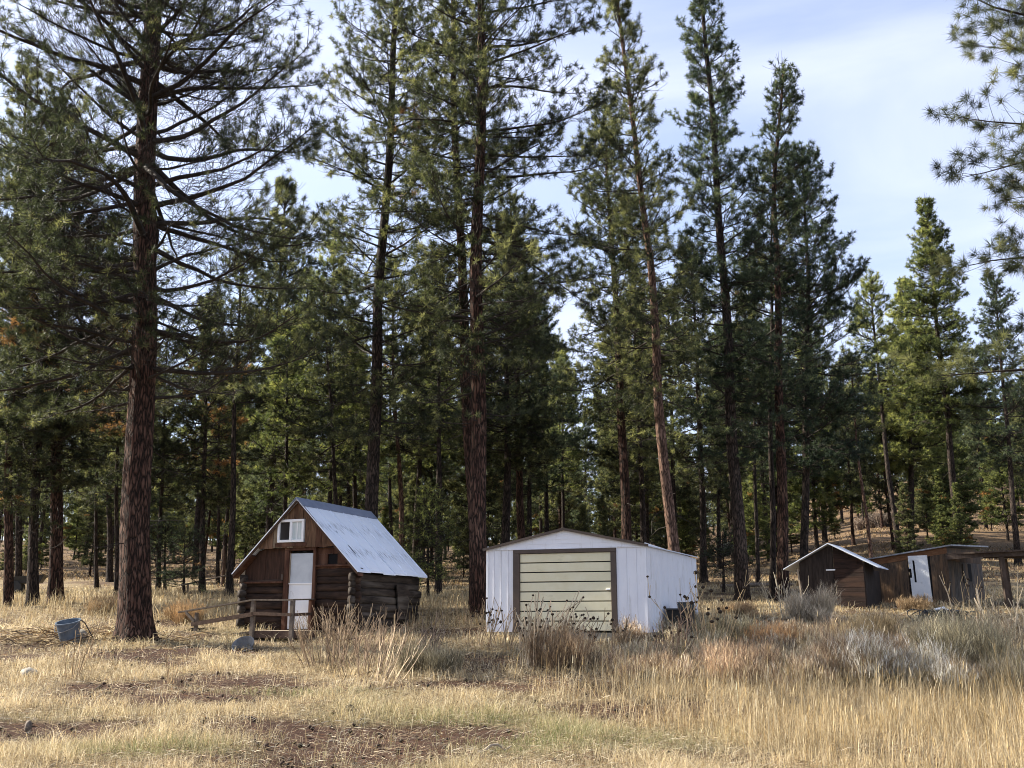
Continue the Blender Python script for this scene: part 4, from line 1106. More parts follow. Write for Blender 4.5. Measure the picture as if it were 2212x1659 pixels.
def garage():
    Z = lambda z: z + .45
    t = thing('metal_garage', (GO[0], GO[1], CAMZ - .45), -GA, 'white sheet metal garage with low gable and cream roll door framed in brown', 'garage')
    W_ = 4.04; D = 6.85; ze = 1.72; xp = -1.98; zp = 2.16
    # ribbed front sheets
    def ribbed(x0, x1, z0, z1, pitch, y=0., d=.010, rib=.018):
        mb = MB(); mb.box(x0, x1, y, y + .03, z0, z1); x = x0 + pitch
        while x < x1 - .02:
            mb.box(x - rib / 2, x + rib / 2, y - d * 1.6, y - .001, z0 + .002, z1 - .002); x += pitch
        return mb
    ribbed(-W_, -3.335, Z(-.28), Z(ze - .003), .19).build('front_wall', M['steel_white'], t)
    ribbed(-.715, -.002, Z(-.28), Z(ze - .003), .24).build('front_wall', M['steel_white'], t)
    g = MB(); g.prism([(-W_, Z(ze)), (0, Z(ze + .01)), (xp, Z(zp))], -.012, .02)
    for i in range(1, 4):
        z = ze + i * .105; f = (zp - z) / (zp - ze); g.box(xp - 1.95 * f * .97, xp + 1.9 * f * .97, -.018, -.0125, Z(z), Z(z + .007))
    g.build('gable', M['steel_white'], t)
    MB().box(-W_, -.001, -.026, -.0128, Z(ze - .02), Z(ze + .004)).build('gable_trim', M['steel_white'], t)
    # side walls: vertical ribs
    for x, nm in ((-.03, 1), (-W_, 0)):
        mb = MB(); mb.box(x, x + .03, .032, D, Z(-.28), Z(ze + .08)); y = .15
        while y < D - .05:
            if nm:
                mb.hexa([(x + .0305, y - .032, Z(-.275)), (x + .0305 + .028, y - .014, Z(-.275)), (x + .0305 + .028, y + .014, Z(-.275)), (x + .0305, y + .032, Z(-.275)),
                         (x + .0305, y - .032, Z(ze + .07)), (x + .0305 + .028, y - .014, Z(ze + .07)), (x + .0305 + .028, y + .014, Z(ze + .07)), (x + .0305, y + .032, Z(ze + .07))])
            y += .17
        mb.build('side_wall', M['steel_white'], t)
    MB().box(-.001, .022, 2.70, 2.735, Z(.05), Z(ze - .25)).build('rust_seam', M['rust'], t)
    MB().box(-.035, .012, -.014, .045, Z(-.28), Z(ze - .003)).build('corner_trim', M['steel_white'], t)
    MB().box(-W_ - .012, -W_ + .035, -.014, .045, Z(-.28), Z(ze - .003)).build('corner_trim', M['vinyl'], t)  # whiter than the right trim: sunlit left edge put into the colour
    MB().box(-W_, 0, D - .03, D, Z(-.28), Z(ze)).build('back_wall', M['steel_white'], t)
    # roof
    def slab(x0, z0, x1, z1, y0=-.05, y1=D + .05, th=.03):
        return MB().hexa([(x0, y0, Z(z0)), (x1, y0, Z(z1)), (x1, y1, Z(z1)), (x0, y1, Z(z0)), (x0, y0, Z(z0 + th)), (x1, y0, Z(z1 + th)), (x1, y1, Z(z1 + th)), (x0, y1, Z(z0 + th))])
    rise = .12   # the ridge and eaves climb slightly towards the back with the site
    r = MB()
    for x0, z0, x1, z1 in ((-W_ - .06, ze - .01, xp, zp + .004), (xp, zp + .004, .07, ze - .01)):
        r.hexa([(x0, -.05, Z(z0)), (x1, -.05, Z(z1)), (x1, D + .05, Z(z1 + rise)), (x0, D + .05, Z(z0 + rise)), (x0, -.05, Z(z0 + .028)), (x1, -.05, Z(z1 + .028)), (x1, D + .05, Z(z1 + rise + .028)), (x0, D + .05, Z(z0 + rise + .028))])
    r.build('roof', M['galv'], t)
    for x0, z0, x1, z1 in ((-W_ - .08, ze - .012, xp, zp), (xp, zp, .08, ze - .012)):
        MB().beam((x0, -.075, Z(z0 + .008)), (x1, -.075, Z(z1 + .02)), .04, .062).build('fascia', M['dark_brown'], t)
    # door
    fr = MB(); fr.box(-3.33, -3.16, -.045, .035, Z(-.28), Z(1.60)); fr.box(-.85, -.72, -.045, .035, Z(-.28), Z(1.60)); fr.box(-3.33, -.72, -.048, .035, Z(1.603), Z(1.695))
    fr.build('door_frame', M['dark_brown'], t, bevel=.004)
    dr = MB(); n = 8; zt, zb = 1.598, -.26; h = (zt - zb) / n
    for i in range(n):
        z0 = zb + i * h; dr.box(-3.158, -.852, .0, .03, Z(z0 + .022), Z(z0 + h - .004))
    door = dr.build('roll_door', M['cream'], t, bevel=.004)
    MB().box(-3.158, -.852, .031, .04, Z(zb), Z(zt)).build('door_backing', M['black'], t)
    MB().box(-.98, -.875, -.03, -.002, Z(.70), Z(.735)).build('handle', M['vinyl'], door, bevel=.005)
    MB().box(-W_ + .02, -.02, .03, D - .03, Z(-.6), Z(-.285)).build('foundation', M['concrete'], t)
    EXCL.append((GO[0], GO[1], GA, -W_, 0, 0, D))


# ------------------------------------------------------------------ small shed, coop, pen frame
def shed():
    A = R(30); O = at(1893, 1225, 33.); base = CAMZ + .30
    zl = lambda z: z + CAMZ - base
    t = thing('small_shed', (O[0], O[1], base), -A, 'small dark board shed with gabled tin roof, weeds in front', 'shed')
    ow = (-.42); E, Pk = 1.69, 2.49; xp = -1.5
    def top(x): return E + (Pk - E) * (1 - abs(x - xp) / 1.5) - .03
    rr = random.Random(9)
    mb = MB(); x = -2.55
    while x < -1.42:
        w_ = min(rr.uniform(.13, .2), -1.41 - x); d = rr.uniform(0, .012)
        mb.hexa([(x + .003, .25 - d, zl(.3)), (x + w_ - .003, .25 - d, zl(.3)), (x + w_ - .003, .28, zl(.3)), (x + .003, .28, zl(.3)), (x + .003, .25 - d, zl(top(x))), (x + w_ - .003, .25 - d, zl(top(x + w_))), (x + w_ - .003, .28, zl(top(x + w_))), (x + .003, .28, zl(top(x)))]); x += w_
    mb.build('front_door', M['shed_dark'], t)
    mb = MB(); z = .3
    while z < 2.4:
        z1 = z + rr.uniform(.13, .19); zt = min(z1, 2.42); xe = min(-.46, xp + 1.5 * (1 - (zt + .03 - E) / (Pk - E))); d = rr.uniform(0, .01)
        if xe > -1.38: mb.box(-1.40, xe, .25 - d, .28, zl(z + .003), zl(zt - .003))
        z = z1
    mb.build('front_wall', M['shed_red'], t)
    MB().prism([(-1.40, zl(.3)), (-.47, zl(.3)), (-.47, zl(top(-.47))), (-1.40, zl(top(-1.40)))], .281, .30).build('wall_lining', M['shed_red'], t)
    mb = MB(); mb.box(-.46, -.42, .26, 1.8, zl(.3), zl(top(-.42))); mb.box(-2.56, -2.52, .285, 1.8, zl(.3), zl(top(-2.54))); mb.box(-2.5, -.47, 3.06, 1.8, zl(.3), zl(1.68)); mb.build('side_wall', M['shed_dark'], t)
    r = MB(); r.hexa([(xp, 0, zl(Pk)), (.04, 0, zl(E - .02)), (.04, 1.95, zl(E - .02)), (xp, 1.95, zl(Pk)), (xp, 0, zl(Pk + .03)), (.04, 0, zl(E + .01)), (.04, 1.95, zl(E + .01)), (xp, 1.95, zl(Pk + .03))])
    r.build('roof', M['galv'], t)
    r = MB(); r.hexa([(-3.04, 0, zl(E - .02)), (xp, 0, zl(Pk)), (xp, 1.95, zl(Pk)), (-3.04, 1.95, zl(E - .02)), (-3.04, 0, zl(E + .01)), (xp, 0, zl(Pk + .03)), (xp, 1.95, zl(Pk + .03)), (-3.04, 1.95, zl(E + .01))])
    r.build('roof', M['galv'], t)
    MB().box(-1.66, -1.36, .215, .236, zl(1.62), zl(1.66)).build('hinge', M['vinyl'], t)
    MB().beam((-2.60, .2, zl(1.70)), (-2.50, .2, zl(.4)), .05, .05, up=(0, 1, 0)).build('corner_post', M['deck'], t)
    EXCL.append((O[0], O[1], A, -2.5, -.45, .3, 1.8))


def coop():
    A = R(45); Y = 35.; O = at(2044, 1182, Y); base = CAMZ + .42
    zl = lambda z: z + CAMZ - base
    t = thing('plank_coop', (O[0], O[1], base), -A, 'weathered plank coop with flat sloping roof and a holed white door', 'coop')
    rr = random.Random(19); Wd = 3.0
    topz = lambda x: 2.47 + .115 * x
    def plank_wall(x0, x1, z0, tf, name, mat, y=0.):
        mb = MB(); x = x0
        while x < x1 - .01:
            w_ = min(rr.uniform(.12, .22), x1 - x); d = rr.uniform(0, .015)
            mb.hexa([(x + .003, y - d, z0), (x + w_ - .003, y - d, z0), (x + w_ - .003, y + .03, z0), (x + .003, y + .03, z0), (x + .003, y - d, tf(x)), (x + w_ - .003, y - d, tf(x + w_)), (x + w_ - .003, y + .03, tf(x + w_)), (x + .003, y + .03, tf(x))]); x += w_
        return mb.build(name, mat, t)
    plank_wall(-Wd, -1.41, zl(.35), lambda x: zl(topz(x) - .22), 'front_wall', M['coop'])
    plank_wall(-.60, 0, zl(.35), lambda x: zl(topz(x) - .22), 'front_wall', M['coop'])
    mb = MB(); mb.hexa([(-Wd, -.02, zl(topz(-Wd) - .215)), (0, -.02, zl(topz(0) - .215)), (0, .03, zl(topz(0) - .215)), (-Wd, .03, zl(topz(-Wd) - .215)), (-Wd, -.02, zl(topz(-Wd))), (0, -.02, zl(topz(0))), (0, .03, zl(topz(0))), (-Wd, .03, zl(topz(-Wd)))])
    mb.build('header_board', M['rusty_plank'], t)
    # white door leaning slightly, with a torn slot
    dr = MB(); x0, x1 = -1.36, -.68
    sl = lambda z: (2.1 - z) * .03
    def piece(xa, xb, za, zb):
        dr.hexa([(xa + sl(za), -.05, zl(za)), (xb + sl(za), -.05, zl(za)), (xb + sl(za), -.02, zl(za)), (xa + sl(za), -.02, zl(za)), (xa + sl(zb), -.05, zl(zb)), (xb + sl(zb), -.05, zl(zb)), (xb + sl(zb), -.02, zl(zb)), (xa + sl(zb), -.02, zl(zb))])
    piece(x0, x1, 2.06, 2.22); piece(x0, -1.225, 1.78, 2.058); piece(-1.29, -1.225, 1.46, 1.778); piece(x0, -1.225, 1.30, 1.458); piece(-1.145, x1, 1.30, 2.058); piece(x0, x1, .62, 1.298)
    door = dr.build('door', M['white_door'], t)
    MB().box(x0, x1 + .12, .0, .012, zl(.6), zl(2.2)).build('door_gap', M['black'], t)
    MB().box(-1.38, -1.34, -.075, -.052, zl(1.18), zl(1.22)).build('handle', M['black'], door)
    # side wall (right), with boarded opening
    mb = MB(); y = .02
    while y < 3.05:
        w_ = min(rr.uniform(.14, .24), 3.08 - y); d = rr.uniform(0, .015)
        mb.box(-.03, d, y + .003, y + w_ - .003, zl(.35), zl(2.0)); y += w_
    mb.build('side_wall', M['coop_grey'], t)
    MB().box(-.03, .01, .02, 3.05, zl(2.005), zl(2.46)).build('side_panel', M['coop'], t)
    MB().box(.017, .03, 1.62, 1.95, zl(1.35), zl(1.95)).build('window_opening', M['black'], t)
    MB().box(.017, .04, 1.2, 1.61, zl(1.3), zl(1.95)).build('shutter', M['coop_grey'], t)
    MB().box(-Wd, -.03, 3.0, 3.03, zl(.35), zl(1.95)).build('back_wall', M['coop_grey'], t)
    mb = MB(); mb.box(-Wd, -Wd + .03, .035, 2.99, zl(.35), zl(1.9)); mb.build('side_wall', M['coop_grey'], t)
    r = MB(); r.hexa([(-Wd - .2, -.12, zl(topz(-Wd - .2) + .003)), (.22, -.12, zl(topz(.22) + .003)), (.22, 3.3, zl(topz(.22) + .12)), (-Wd - .2, 3.3, zl(topz(-Wd - .2) + .12)),
                      (-Wd - .2, -.12, zl(topz(-Wd - .2) + .05)), (.22, -.12, zl(topz(.22) + .05)), (.22, 3.3, zl(topz(.22) + .17)), (-Wd - .2, 3.3, zl(topz(-Wd - .2) + .17))])
    r.build('roof', M['galv_old'], t)
    EXCL.append((O[0], O[1], A, -Wd, 0, 0, 3.0))
    # open pen frame to the right
    B0 = at(2044, 1204, 34.7); B1 = at(2120, 1198, 34.0); B2 = at(2330, 1192, 31.5)
    f = thing('pen_frame', (B1[0], B1[1], float(G(B1[0], B1[1]))), 0, 'open pen with upright posts and long flat dark roof at the right edge', 'pen')
    zf = float(G(B1[0], B1[1])); lo = lambda p: (p[0] - B1[0], p[1] - B1[1], p[2] - zf)
    MB().beam(lo(B0), lo(B1), .1, .16).build('beam', M['wood_dark'], f)
    MB().beam(lo(B1 + np.array([.0, -.0, .0])), lo(B2), .1, .17).build('beam', M['wood_dark'], f)
    C2 = at(2330, 1206, 35.5)
    MB().beam(lo(B1 + np.array([.12, .1, -.05])), lo(C2), .07, .1).build('beam', M['wood_dark'], f)
    for u_, dy, w_ in [(.22, 0, .14), (.44, 1.2, .12), (.72, 0, .14)]:
        q = B1 + (B2 - B1) * u_; x_, y_ = q[0], q[1] + dy; g_ = float(G(x_, y_)); ztop = q[2] - .10; h_ = w_ / 2
        MB().hexa([lo((x_ - h_ + .03, y_ - .06, g_ - .1)), lo((x_ + h_ + .03, y_ - .06, g_ - .1)), lo((x_ + h_ + .03, y_ + .06, g_ - .1)), lo((x_ - h_ + .03, y_ + .06, g_ - .1)),
                   lo((x_ - h_ - .02, y_ - .06, ztop)), lo((x_ + h_ - .02, y_ - .06, ztop)), lo((x_ + h_ - .02, y_ + .06, ztop)), lo((x_ - h_ - .02, y_ + .06, ztop))]).build('post', M['wood_dark'], f)
    up = .095
    MB().hexa([lo(B0 + np.array([.02, 0, up])), lo(B2 + np.array([0, -.06, up])), lo(B2 + np.array([.7, 2.3, up - .02])), lo(B1 + np.array([.75, 2.2, up - .02])),
               lo(B0 + np.array([.02, 0, up + .05])), lo(B2 + np.array([0, -.06, up + .05])), lo(B2 + np.array([.7, 2.3, up + .03])), lo(B1 + np.array([.75, 2.2, up + .03]))]).build('roof', M['wood_dark'], f)


M['shed_dark'] = surf('shed_board', (.018, .013, .011), (.045, .034, .028), scale=(5, 5, .8), ns=3, bump=.3)
M['shed_red'] = surf('shed_board_red', (.015, .010, .008), (.038, .022, .017), (.05, .027, .018), scale=(.8, 5, 5), ns=3, bump=.3)
M['coop'] = surf('coop_plank', (.045, .035, .028), (.13, .085, .055), (.17, .10, .055), scale=(4, 4, .8), ns=4, bump=.3)
M['coop_grey'] = surf('grey_plank', (.05, .042, .036), (.13, .11, .095), (.16, .11, .075), scale=(4, 4, .7), ns=4, bump=.3)
M['rusty_plank'] = surf('rust_brown_plank', (.11, .05, .025), (.20, .10, .05), scale=(1, 1, 4), ns=4)
M['galv_old'] = surf('old_roofing', (.20, .20, .21), (.38, .39, .42), ns=5, rough=.6, spec=.3, grime=((.10, .08, .07), (2, 2, 2), .5, .75, 3))
M['wood_dark'] = surf('old_timber', (.045, .032, .025), (.10, .072, .055), scale=(3, 3, 1), ns=4, bump=.2)
M['pail'] = surf('blue_plastic', (.06, .085, .12), (.11, .14, .18), ns=4, rough=.4, spec=.5)
M['pail_in'] = surf('blue_plastic_inner', (.02, .05, .10), (.04, .08, .15), ns=4, rough=.4, spec=.5)
M['stone'] = surf('pale_stone', (.24, .22, .18), (.42, .39, .34), ns=5, bump=.4)
M['zinc'] = surf('zinc_tub', (.13, .135, .14), (.24, .24, .24), ns=5, rough=.6, spec=.3)
M['seed'] = surf('seed_head', (.02, .014, .01), (.05, .034, .022), ns=20)


def stone(name, px, py, r, label, cat, mat, sq=(1, 1, .6), seed=0, sink=.2):
    x, y = gpt(px, py); rs = np.random.RandomState(seed)
    import bmesh
    bm = bmesh.new(); bmesh.ops.create_icosphere(bm, subdivisions=3, radius=1)
    off = rs.normal(size=(6, 3)); off /= np.linalg.norm(off, axis=1, keepdims=True)
    for v in bm.verts:
        p = np.array(v.co); k = 1
        for o in off: k = min(k, .82 / max(.82, p @ o) + .02)
        p = p * k * (1 + .05 * math.sin(p[0] * 7 + seed) * math.cos(p[1] * 6)); v.co = (p[0] * r * sq[0], p[1] * r * sq[1], p[2] * r * sq[2])
    me = bpy.data.meshes.new(name); bm.to_mesh(me); bm.free(); me.materials.append(mat)
    for p in me.polygons: p.use_smooth = True
    o = link(bpy.data.objects.new(name, me)); o.location = (x, y, float(G(x, y)) + r * sq[2] * (1 - sink) * .9); o.rotation_euler = (0, 0, seed)
    return tag(o, label, cat)


def small_things():
    # blue bucket lying in the slash heap
    x, y = gpt(152, 1392); zg = float(G(x, y))
    t = thing('bucket', (x, y, zg), 0, 'blue grey plastic bucket with wire handle standing left of the massive pine', 'bucket')
    t.rotation_euler = (R(12), R(-10), R(20)); t.scale = (.98, .98, 1.15)
    def shell(r0, r1, z0, z1, th, n=28):
        mb = MB(); vs = []; fs = []
        for (r, z) in ((r0, z0), (r1, z1), (r1 - th, z1), (r0 - th, z0 + .015)):
            for k in range(n): a = 2 * PI * k / n; vs.append((math.cos(a) * r, math.sin(a) * r, z))
        for j in range(3):
            for k in range(n): k2 = (k + 1) % n; fs.append((j * n + k, j * n + k2, (j + 1) * n + k2, (j + 1) * n + k))
        fs.append(tuple(range(n))); fs.append(tuple(3 * n + k for k in range(n)))
        return mb.add(vs, fs)
    shell(.20, .265, -.03, .44, .012).build('body', M['pail'], t, smooth=False)
    mb = MB(); n = 28
    for k in range(n):
        a0, a1 = 2 * PI * k / n, 2 * PI * (k + 1) / n
        mb.hexa([(math.cos(a0) * .252, math.sin(a0) * .252, .435), (math.cos(a0) * .285, math.sin(a0) * .285, .435), (math.cos(a1) * .285, math.sin(a1) * .285, .435), (math.cos(a1) * .252, math.sin(a1) * .252, .435),
                 (math.cos(a0) * .252, math.sin(a0) * .252, .46), (math.cos(a0) * .285, math.sin(a0) * .285, .46), (math.cos(a1) * .285, math.sin(a1) * .285, .46), (math.cos(a1) * .252, math.sin(a1) * .252, .46)])
    mb.build('rim', M['pail'], t)
    MB().tube([(-.28, 0, .42), (-.30, -.14, .32), (-.15, -.26, .30), (.1, -.30, .36), (.26, -.16, .46), (.28, 0, .43)], [.009] * 6, 6).build('handle', M['zinc'], t)
    MB().tube([(.27, .05, .44), (.36, .0, .36), (.46, -.06, .14), (.52, -.08, .02)], [.012] * 4, 6).build('strap', M['tar'], t)
    stone('rock', 172, 1386, .17, 'small white rock right beside the blue bucket', 'rock', M['stone'], (1.1, .8, .9), 3)
    stone('rock', 62, 1462, .16, 'larger pale rock half sunk in the grass at far left', 'rock', M['stone'], (1.2, .9, .6), 8, .3)
    stone('bark_chunk', 60, 1583, .10, 'dark angular chunk of bark standing in the near left grass', 'bark', M['wood_grey'], (1.0, .4, .9), 5)
    stone('pine_cone', 755, 1538, .06, 'dark pine cone lying alone in the middle of the near field', 'pine cone', M['seed'], (1, 1, .8), 6)
    # zinc tub in front of the porch
    x, y = gpt(530, 1400)
    t = thing('zinc_tub', (x, y, float(G(x, y))), R(-20), 'dull grey metal tub tipped on its side in grass below the porch', 'tub')
    shell(.17, .25, 0, .2, .012, 24).build('body', M['zinc'], t)
    MB().tube([(.24, 0, .16), (.30, .03, .18), (.31, -.03, .2), (.25, -.04, .2)], [.01] * 4, 6).build('handle', M['zinc'], t)
    t.rotation_euler = (R(38), R(20), R(-35)); t.location.z -= .06
    # black trough with a box on it beside the garage
    a = GA; bx = GO[0] + math.cos(a) * .42 + math.sin(a) * 2.0; by = GO[1] - math.sin(a) * .42 + math.cos(a) * 2.0
    zg = float(G(bx, by))
    t = thing('feed_trough', (bx, by, zg), -a + R(8), 'black tapered trough standing against the white side wall of the garage', 'trough')
    mb = MB(); mb.hexa([(-.26, -.42, 0), (.26, -.42, 0), (.26, .42, 0), (-.26, .42, 0), (-.34, -.52, .50), (.34, -.52, .50), (.34, .52, .50), (-.34, .52, .50)]); mb.build('body', M['tar'], t, bevel=.03)
    for (x0, x1, y0, y1) in ((-.37, .37, -.555, -.50), (-.37, .37, .50, .555), (-.37, -.325, -.498, .498), (.325, .37, -.498, .498)):
        MB().box(x0, x1, y0, y1, .50, .54).build('rim', M['tar'], t)
    b = thing('battery_box', (bx + .12, by, zg + .542), -a + R(12), 'small dark box resting on top of the black trough', 'box')
    MB().box(-.2, .2, -.3, .3, 0, .13).build('body', M['dark_grey'], b, bevel=.012); MB().box(-.21, .21, -.31, .31, .132, .15).build('lid', M['tar'], b)
    # heap of rubbish in the grass before the coop
    x, y = gpt(2030, 1352); rs = np.random.RandomState(3); g_ = float(G(x, y))
    t = thing('tangled_wire_heap', (x, y, g_), 0, 'low black heap of tangled wire and rags in grass before the coop', 'scrap heap')
    mb = MB()
    for k in range(42):
        c = rs.normal(0, (.3, .18, 0)); pts = []
        a0 = rs.uniform(0, 6.28); rr_ = rs.uniform(.12, .4)
        for j in range(7):
            a_ = a0 + j * .7; pts.append((c[0] + math.cos(a_) * rr_, c[1] + math.sin(a_) * rr_ * .6, .12 + .22 * abs(math.sin(j * .5 + a0)) + rs.uniform(0, .1)))
        mb.tube(pts, [.014] * 7, 4)
    mb.build('wire', M['tar'], t); MB().tube([(-.1, 0, .42), (.15, -.02, .47), (.3, 0, .38)], [.03, .035, .02], 7).build('rag', M['white_paint'], t)
    # fallen logs on the clearings
    for px, py, dx, r, lab in [(265, 1208, 3.2, .10, 'fallen grey log lying on the clearing far left of the cabin'), (408, 1166, 5.0, .16, 'long fallen log on the slope seen left of the cabin gable'), (1640, 1270, 3.4, .09, 'thin fallen log on the grass right of the garage')]:
        x, y = gpt(px, py); 
        p0 = (x - dx / 2, y, float(G(x - dx / 2, y)) + r); p1 = (x + dx / 2, y + .6, float(G(x + dx / 2, y + .6)) + r)
        mb = MB(); mb.tube([p0, tuple((np.array(p0) + p1) / 2 + np.array([0, 0, .05])), p1], [r, r * .95, r * .6], 8, wob=.15); mb.tube([tuple((np.array(p0) + p1) / 2), tuple((np.array(p0) + p1) / 2 + np.array([.3, -.1, .6]))], [r * .3, r * .1], 5)
        tag(mb.build('fallen_log', M['wood_grey'], None), lab, 'log')
    # dark cart at the far left between the trunks
    x, y = gpt(52, 1282); t = thing('hand_cart', (x, y, float(G(x, y))), R(15), 'dark hand cart parked between the trunks at far left', 'cart')
    MB().hexa([(-.6, -.35, .35), (.6, -.35, .42), (.6, .35, .42), (-.6, .35, .35), (-.7, -.4, .62), (.75, -.4, .74), (.75, .4, .74), (-.7, .4, .62)]).build('tray', M['tar'], t)
    for sx in (-.42, .42):
        mb = MB(); mb.tube([(-.3, sx, .24), (-.3, sx + .06, .24)], [.24, .24], 14); mb.build('wheel', M['tar'], t)
    MB().tube([(.7, 0, .6), (1.2, 0, .85)], [.02, .02], 6).build('handle', M['wood_grey'], t)
    # low rail line left of the cabin
    a_ = gpt(390, 1290); b_ = gpt(505, 1262)
    mb = MB(); mb.tube([(a_[0], a_[1], float(G(*a_)) + .45), (b_[0], b_[1], float(G(*b_)) + .50)], [.035, .03], 6)
    t = thing('low_rail', (0, 0, 0), 0, 'thin grey pole rail running to the back left corner of the cabin', 'rail')
    mb.build('pole', M['wood_grey'], t)
    for q in (.1, .9):
        xx = a_[0] + (b_[0] - a_[0]) * q; yy = a_[1] + (b_[1] - a_[1]) * q; g_ = float(G(xx, yy)); MB().box(xx - .03, xx + .03, yy - .03, yy + .03, g_ - .1, g_ + .44 + .05 * q).build('post', M['wood_grey'], t)
    # rough stump post right of the black pine group
    x, y = gpt(480, 1268); mb = MB(); g_ = float(G(x, y)); mb.tube([(x, y, g_ - .1), (x + .02, y, g_ + 1.0), (x - .02, y, g_ + 1.9)], [.11, .08, .03], 9, wob=.2)
    tag(mb.build('dead_snag', M['wood_brown'], None), 'short pointed dead snag between two black trunks left of the cabin', 'snag')
    # branches lying in the near field
    rs = np.random.RandomState(9)
    for px, py, ln, az, lab in [(110, 1400, .9, .5, 'dark crooked stick poking up left of the bucket'), (720, 1464, 1.6, .05, 'long dark stick lying across the bare strip in mid field'),
                                (470, 1528, .5, .9, 'pale short stick lying below the dark bare strip'), (1030, 1630, .4, .3, 'thin grey stick near the bottom edge beside the red earth')]:
        x, y = gpt(px, py); pts = [(0, 0, .02)]
        for j in range(5): p = pts[-1]; pts.append((p[0] + math.cos(az) * ln / 5, p[1] + math.sin(az) * ln / 5, .03 + .08 * math.sin(j) ** 2 + (.06 * j if 'poking' in lab else 0)))
        o = MB().tube(pts, [.02, .018, .016, .014, .012, .006], 6, wob=.2).build('stick', M['wood_dark'] if 'dark' in lab else M['deck']); o.location = (x, y, float(G(x, y))); tag(o, lab, 'stick')


M['dark_grey'] = surf('dark_grey_plastic', (.05, .055, .055), (.08, .085, .08), ns=6, rough=.55)


# ------------------------------------------------------------------ shrubs and dried plants
def shrub(px, py, r, h, n, cols, label, seed, name='shrub', lean=.9, tipcol=None, up=.7, group=None, wmul=1.0):
    rs = np.random.RandomState(seed); x, y = gpt(px, py)
    n = int(n * .8); nl = 7; la = rs.uniform(0, 6.28, nl); lr = r * .62 * np.sqrt(rs.rand(nl)); lh = rs.uniform(.55, 1.2, nl); lt = rs.uniform(.6, 1.45, nl)
    li = rs.randint(0, nl, n); rad = r * np.sqrt(rs.rand(n)) * .14; a = rs.uniform(0, 6.28, n)
    P = np.stack([np.cos(a) * rad + np.cos(la[li]) * lr[li], np.sin(a) * rad + np.sin(la[li]) * lr[li], 0 * a], 1); h = h * lh[li]
    P[:, 2] = G(x + P[:, 0], y + P[:, 1]) - float(G(x, y))
    V = []; T = []; C = []
    # main stems: 3-segment branching twigs as ribbons crossing
    az = a + rs.normal(0, .5, n); tilt = np.abs(rs.normal(0, .5, n)) * lean; L_ = h * rs.uniform(.6, 1.15, n) / np.cos(np.clip(tilt, 0, 1.1)) * (1 - .25 * np.clip(tilt, 0, 1))
    reach = np.minimum(np.sin(np.clip(tilt, 0, 1.2)) * L_, r * .6); ht = L_ * np.cos(np.clip(tilt, 0, 1.2))
    w0 = max(.006, .00032 * y) * wmul
    V1, T1 = blades(rs, P, ht, w0 * rs.uniform(.8, 1.5, n), reach, az, 0)
    c = palette(rs, cols, n) * lt[li][:, None]; V.append(V1); T.append(T1); C.append(np.repeat(c, 5, 0)); off = len(V1)
    # side twigs from the upper halves
    k = 4; f = np.repeat(rs.uniform(.35, .95, n), k) * rs.uniform(.8, 1.05, n * k)
    Q = np.repeat(P, k, 0) + np.stack([np.cos(np.repeat(az, k)) * np.repeat(reach, k) * f ** 1.6, np.sin(np.repeat(az, k)) * np.repeat(reach, k) * f ** 1.6, np.repeat(ht, k) * f], 1)
    hh = rs.uniform(.06, .18, n * k) * np.repeat(h, k) / .6
    V2, T2 = blades(rs, Q, hh * up, w0 * .8 * rs.uniform(.6, 1.3, n * k), hh * rs.uniform(.2, .9, n * k), rs.uniform(0, 6.28, n * k), 0)
    c2 = palette(rs, tipcol or cols, n * k, .3) * np.repeat(lt[li], k)[:, None] * 1.15; V.append(V2); T.append(T2 + off); C.append(np.repeat(c2, 5, 0))
    me = tri_mesh(name, np.concatenate(V), np.concatenate(T), M['shrub'], attrs={'col': np.concatenate(C)})
    o = link(bpy.data.objects.new(name, me)); o.location = (x, y, float(G(x, y)))
    return tag(o, label, 'shrub', group)


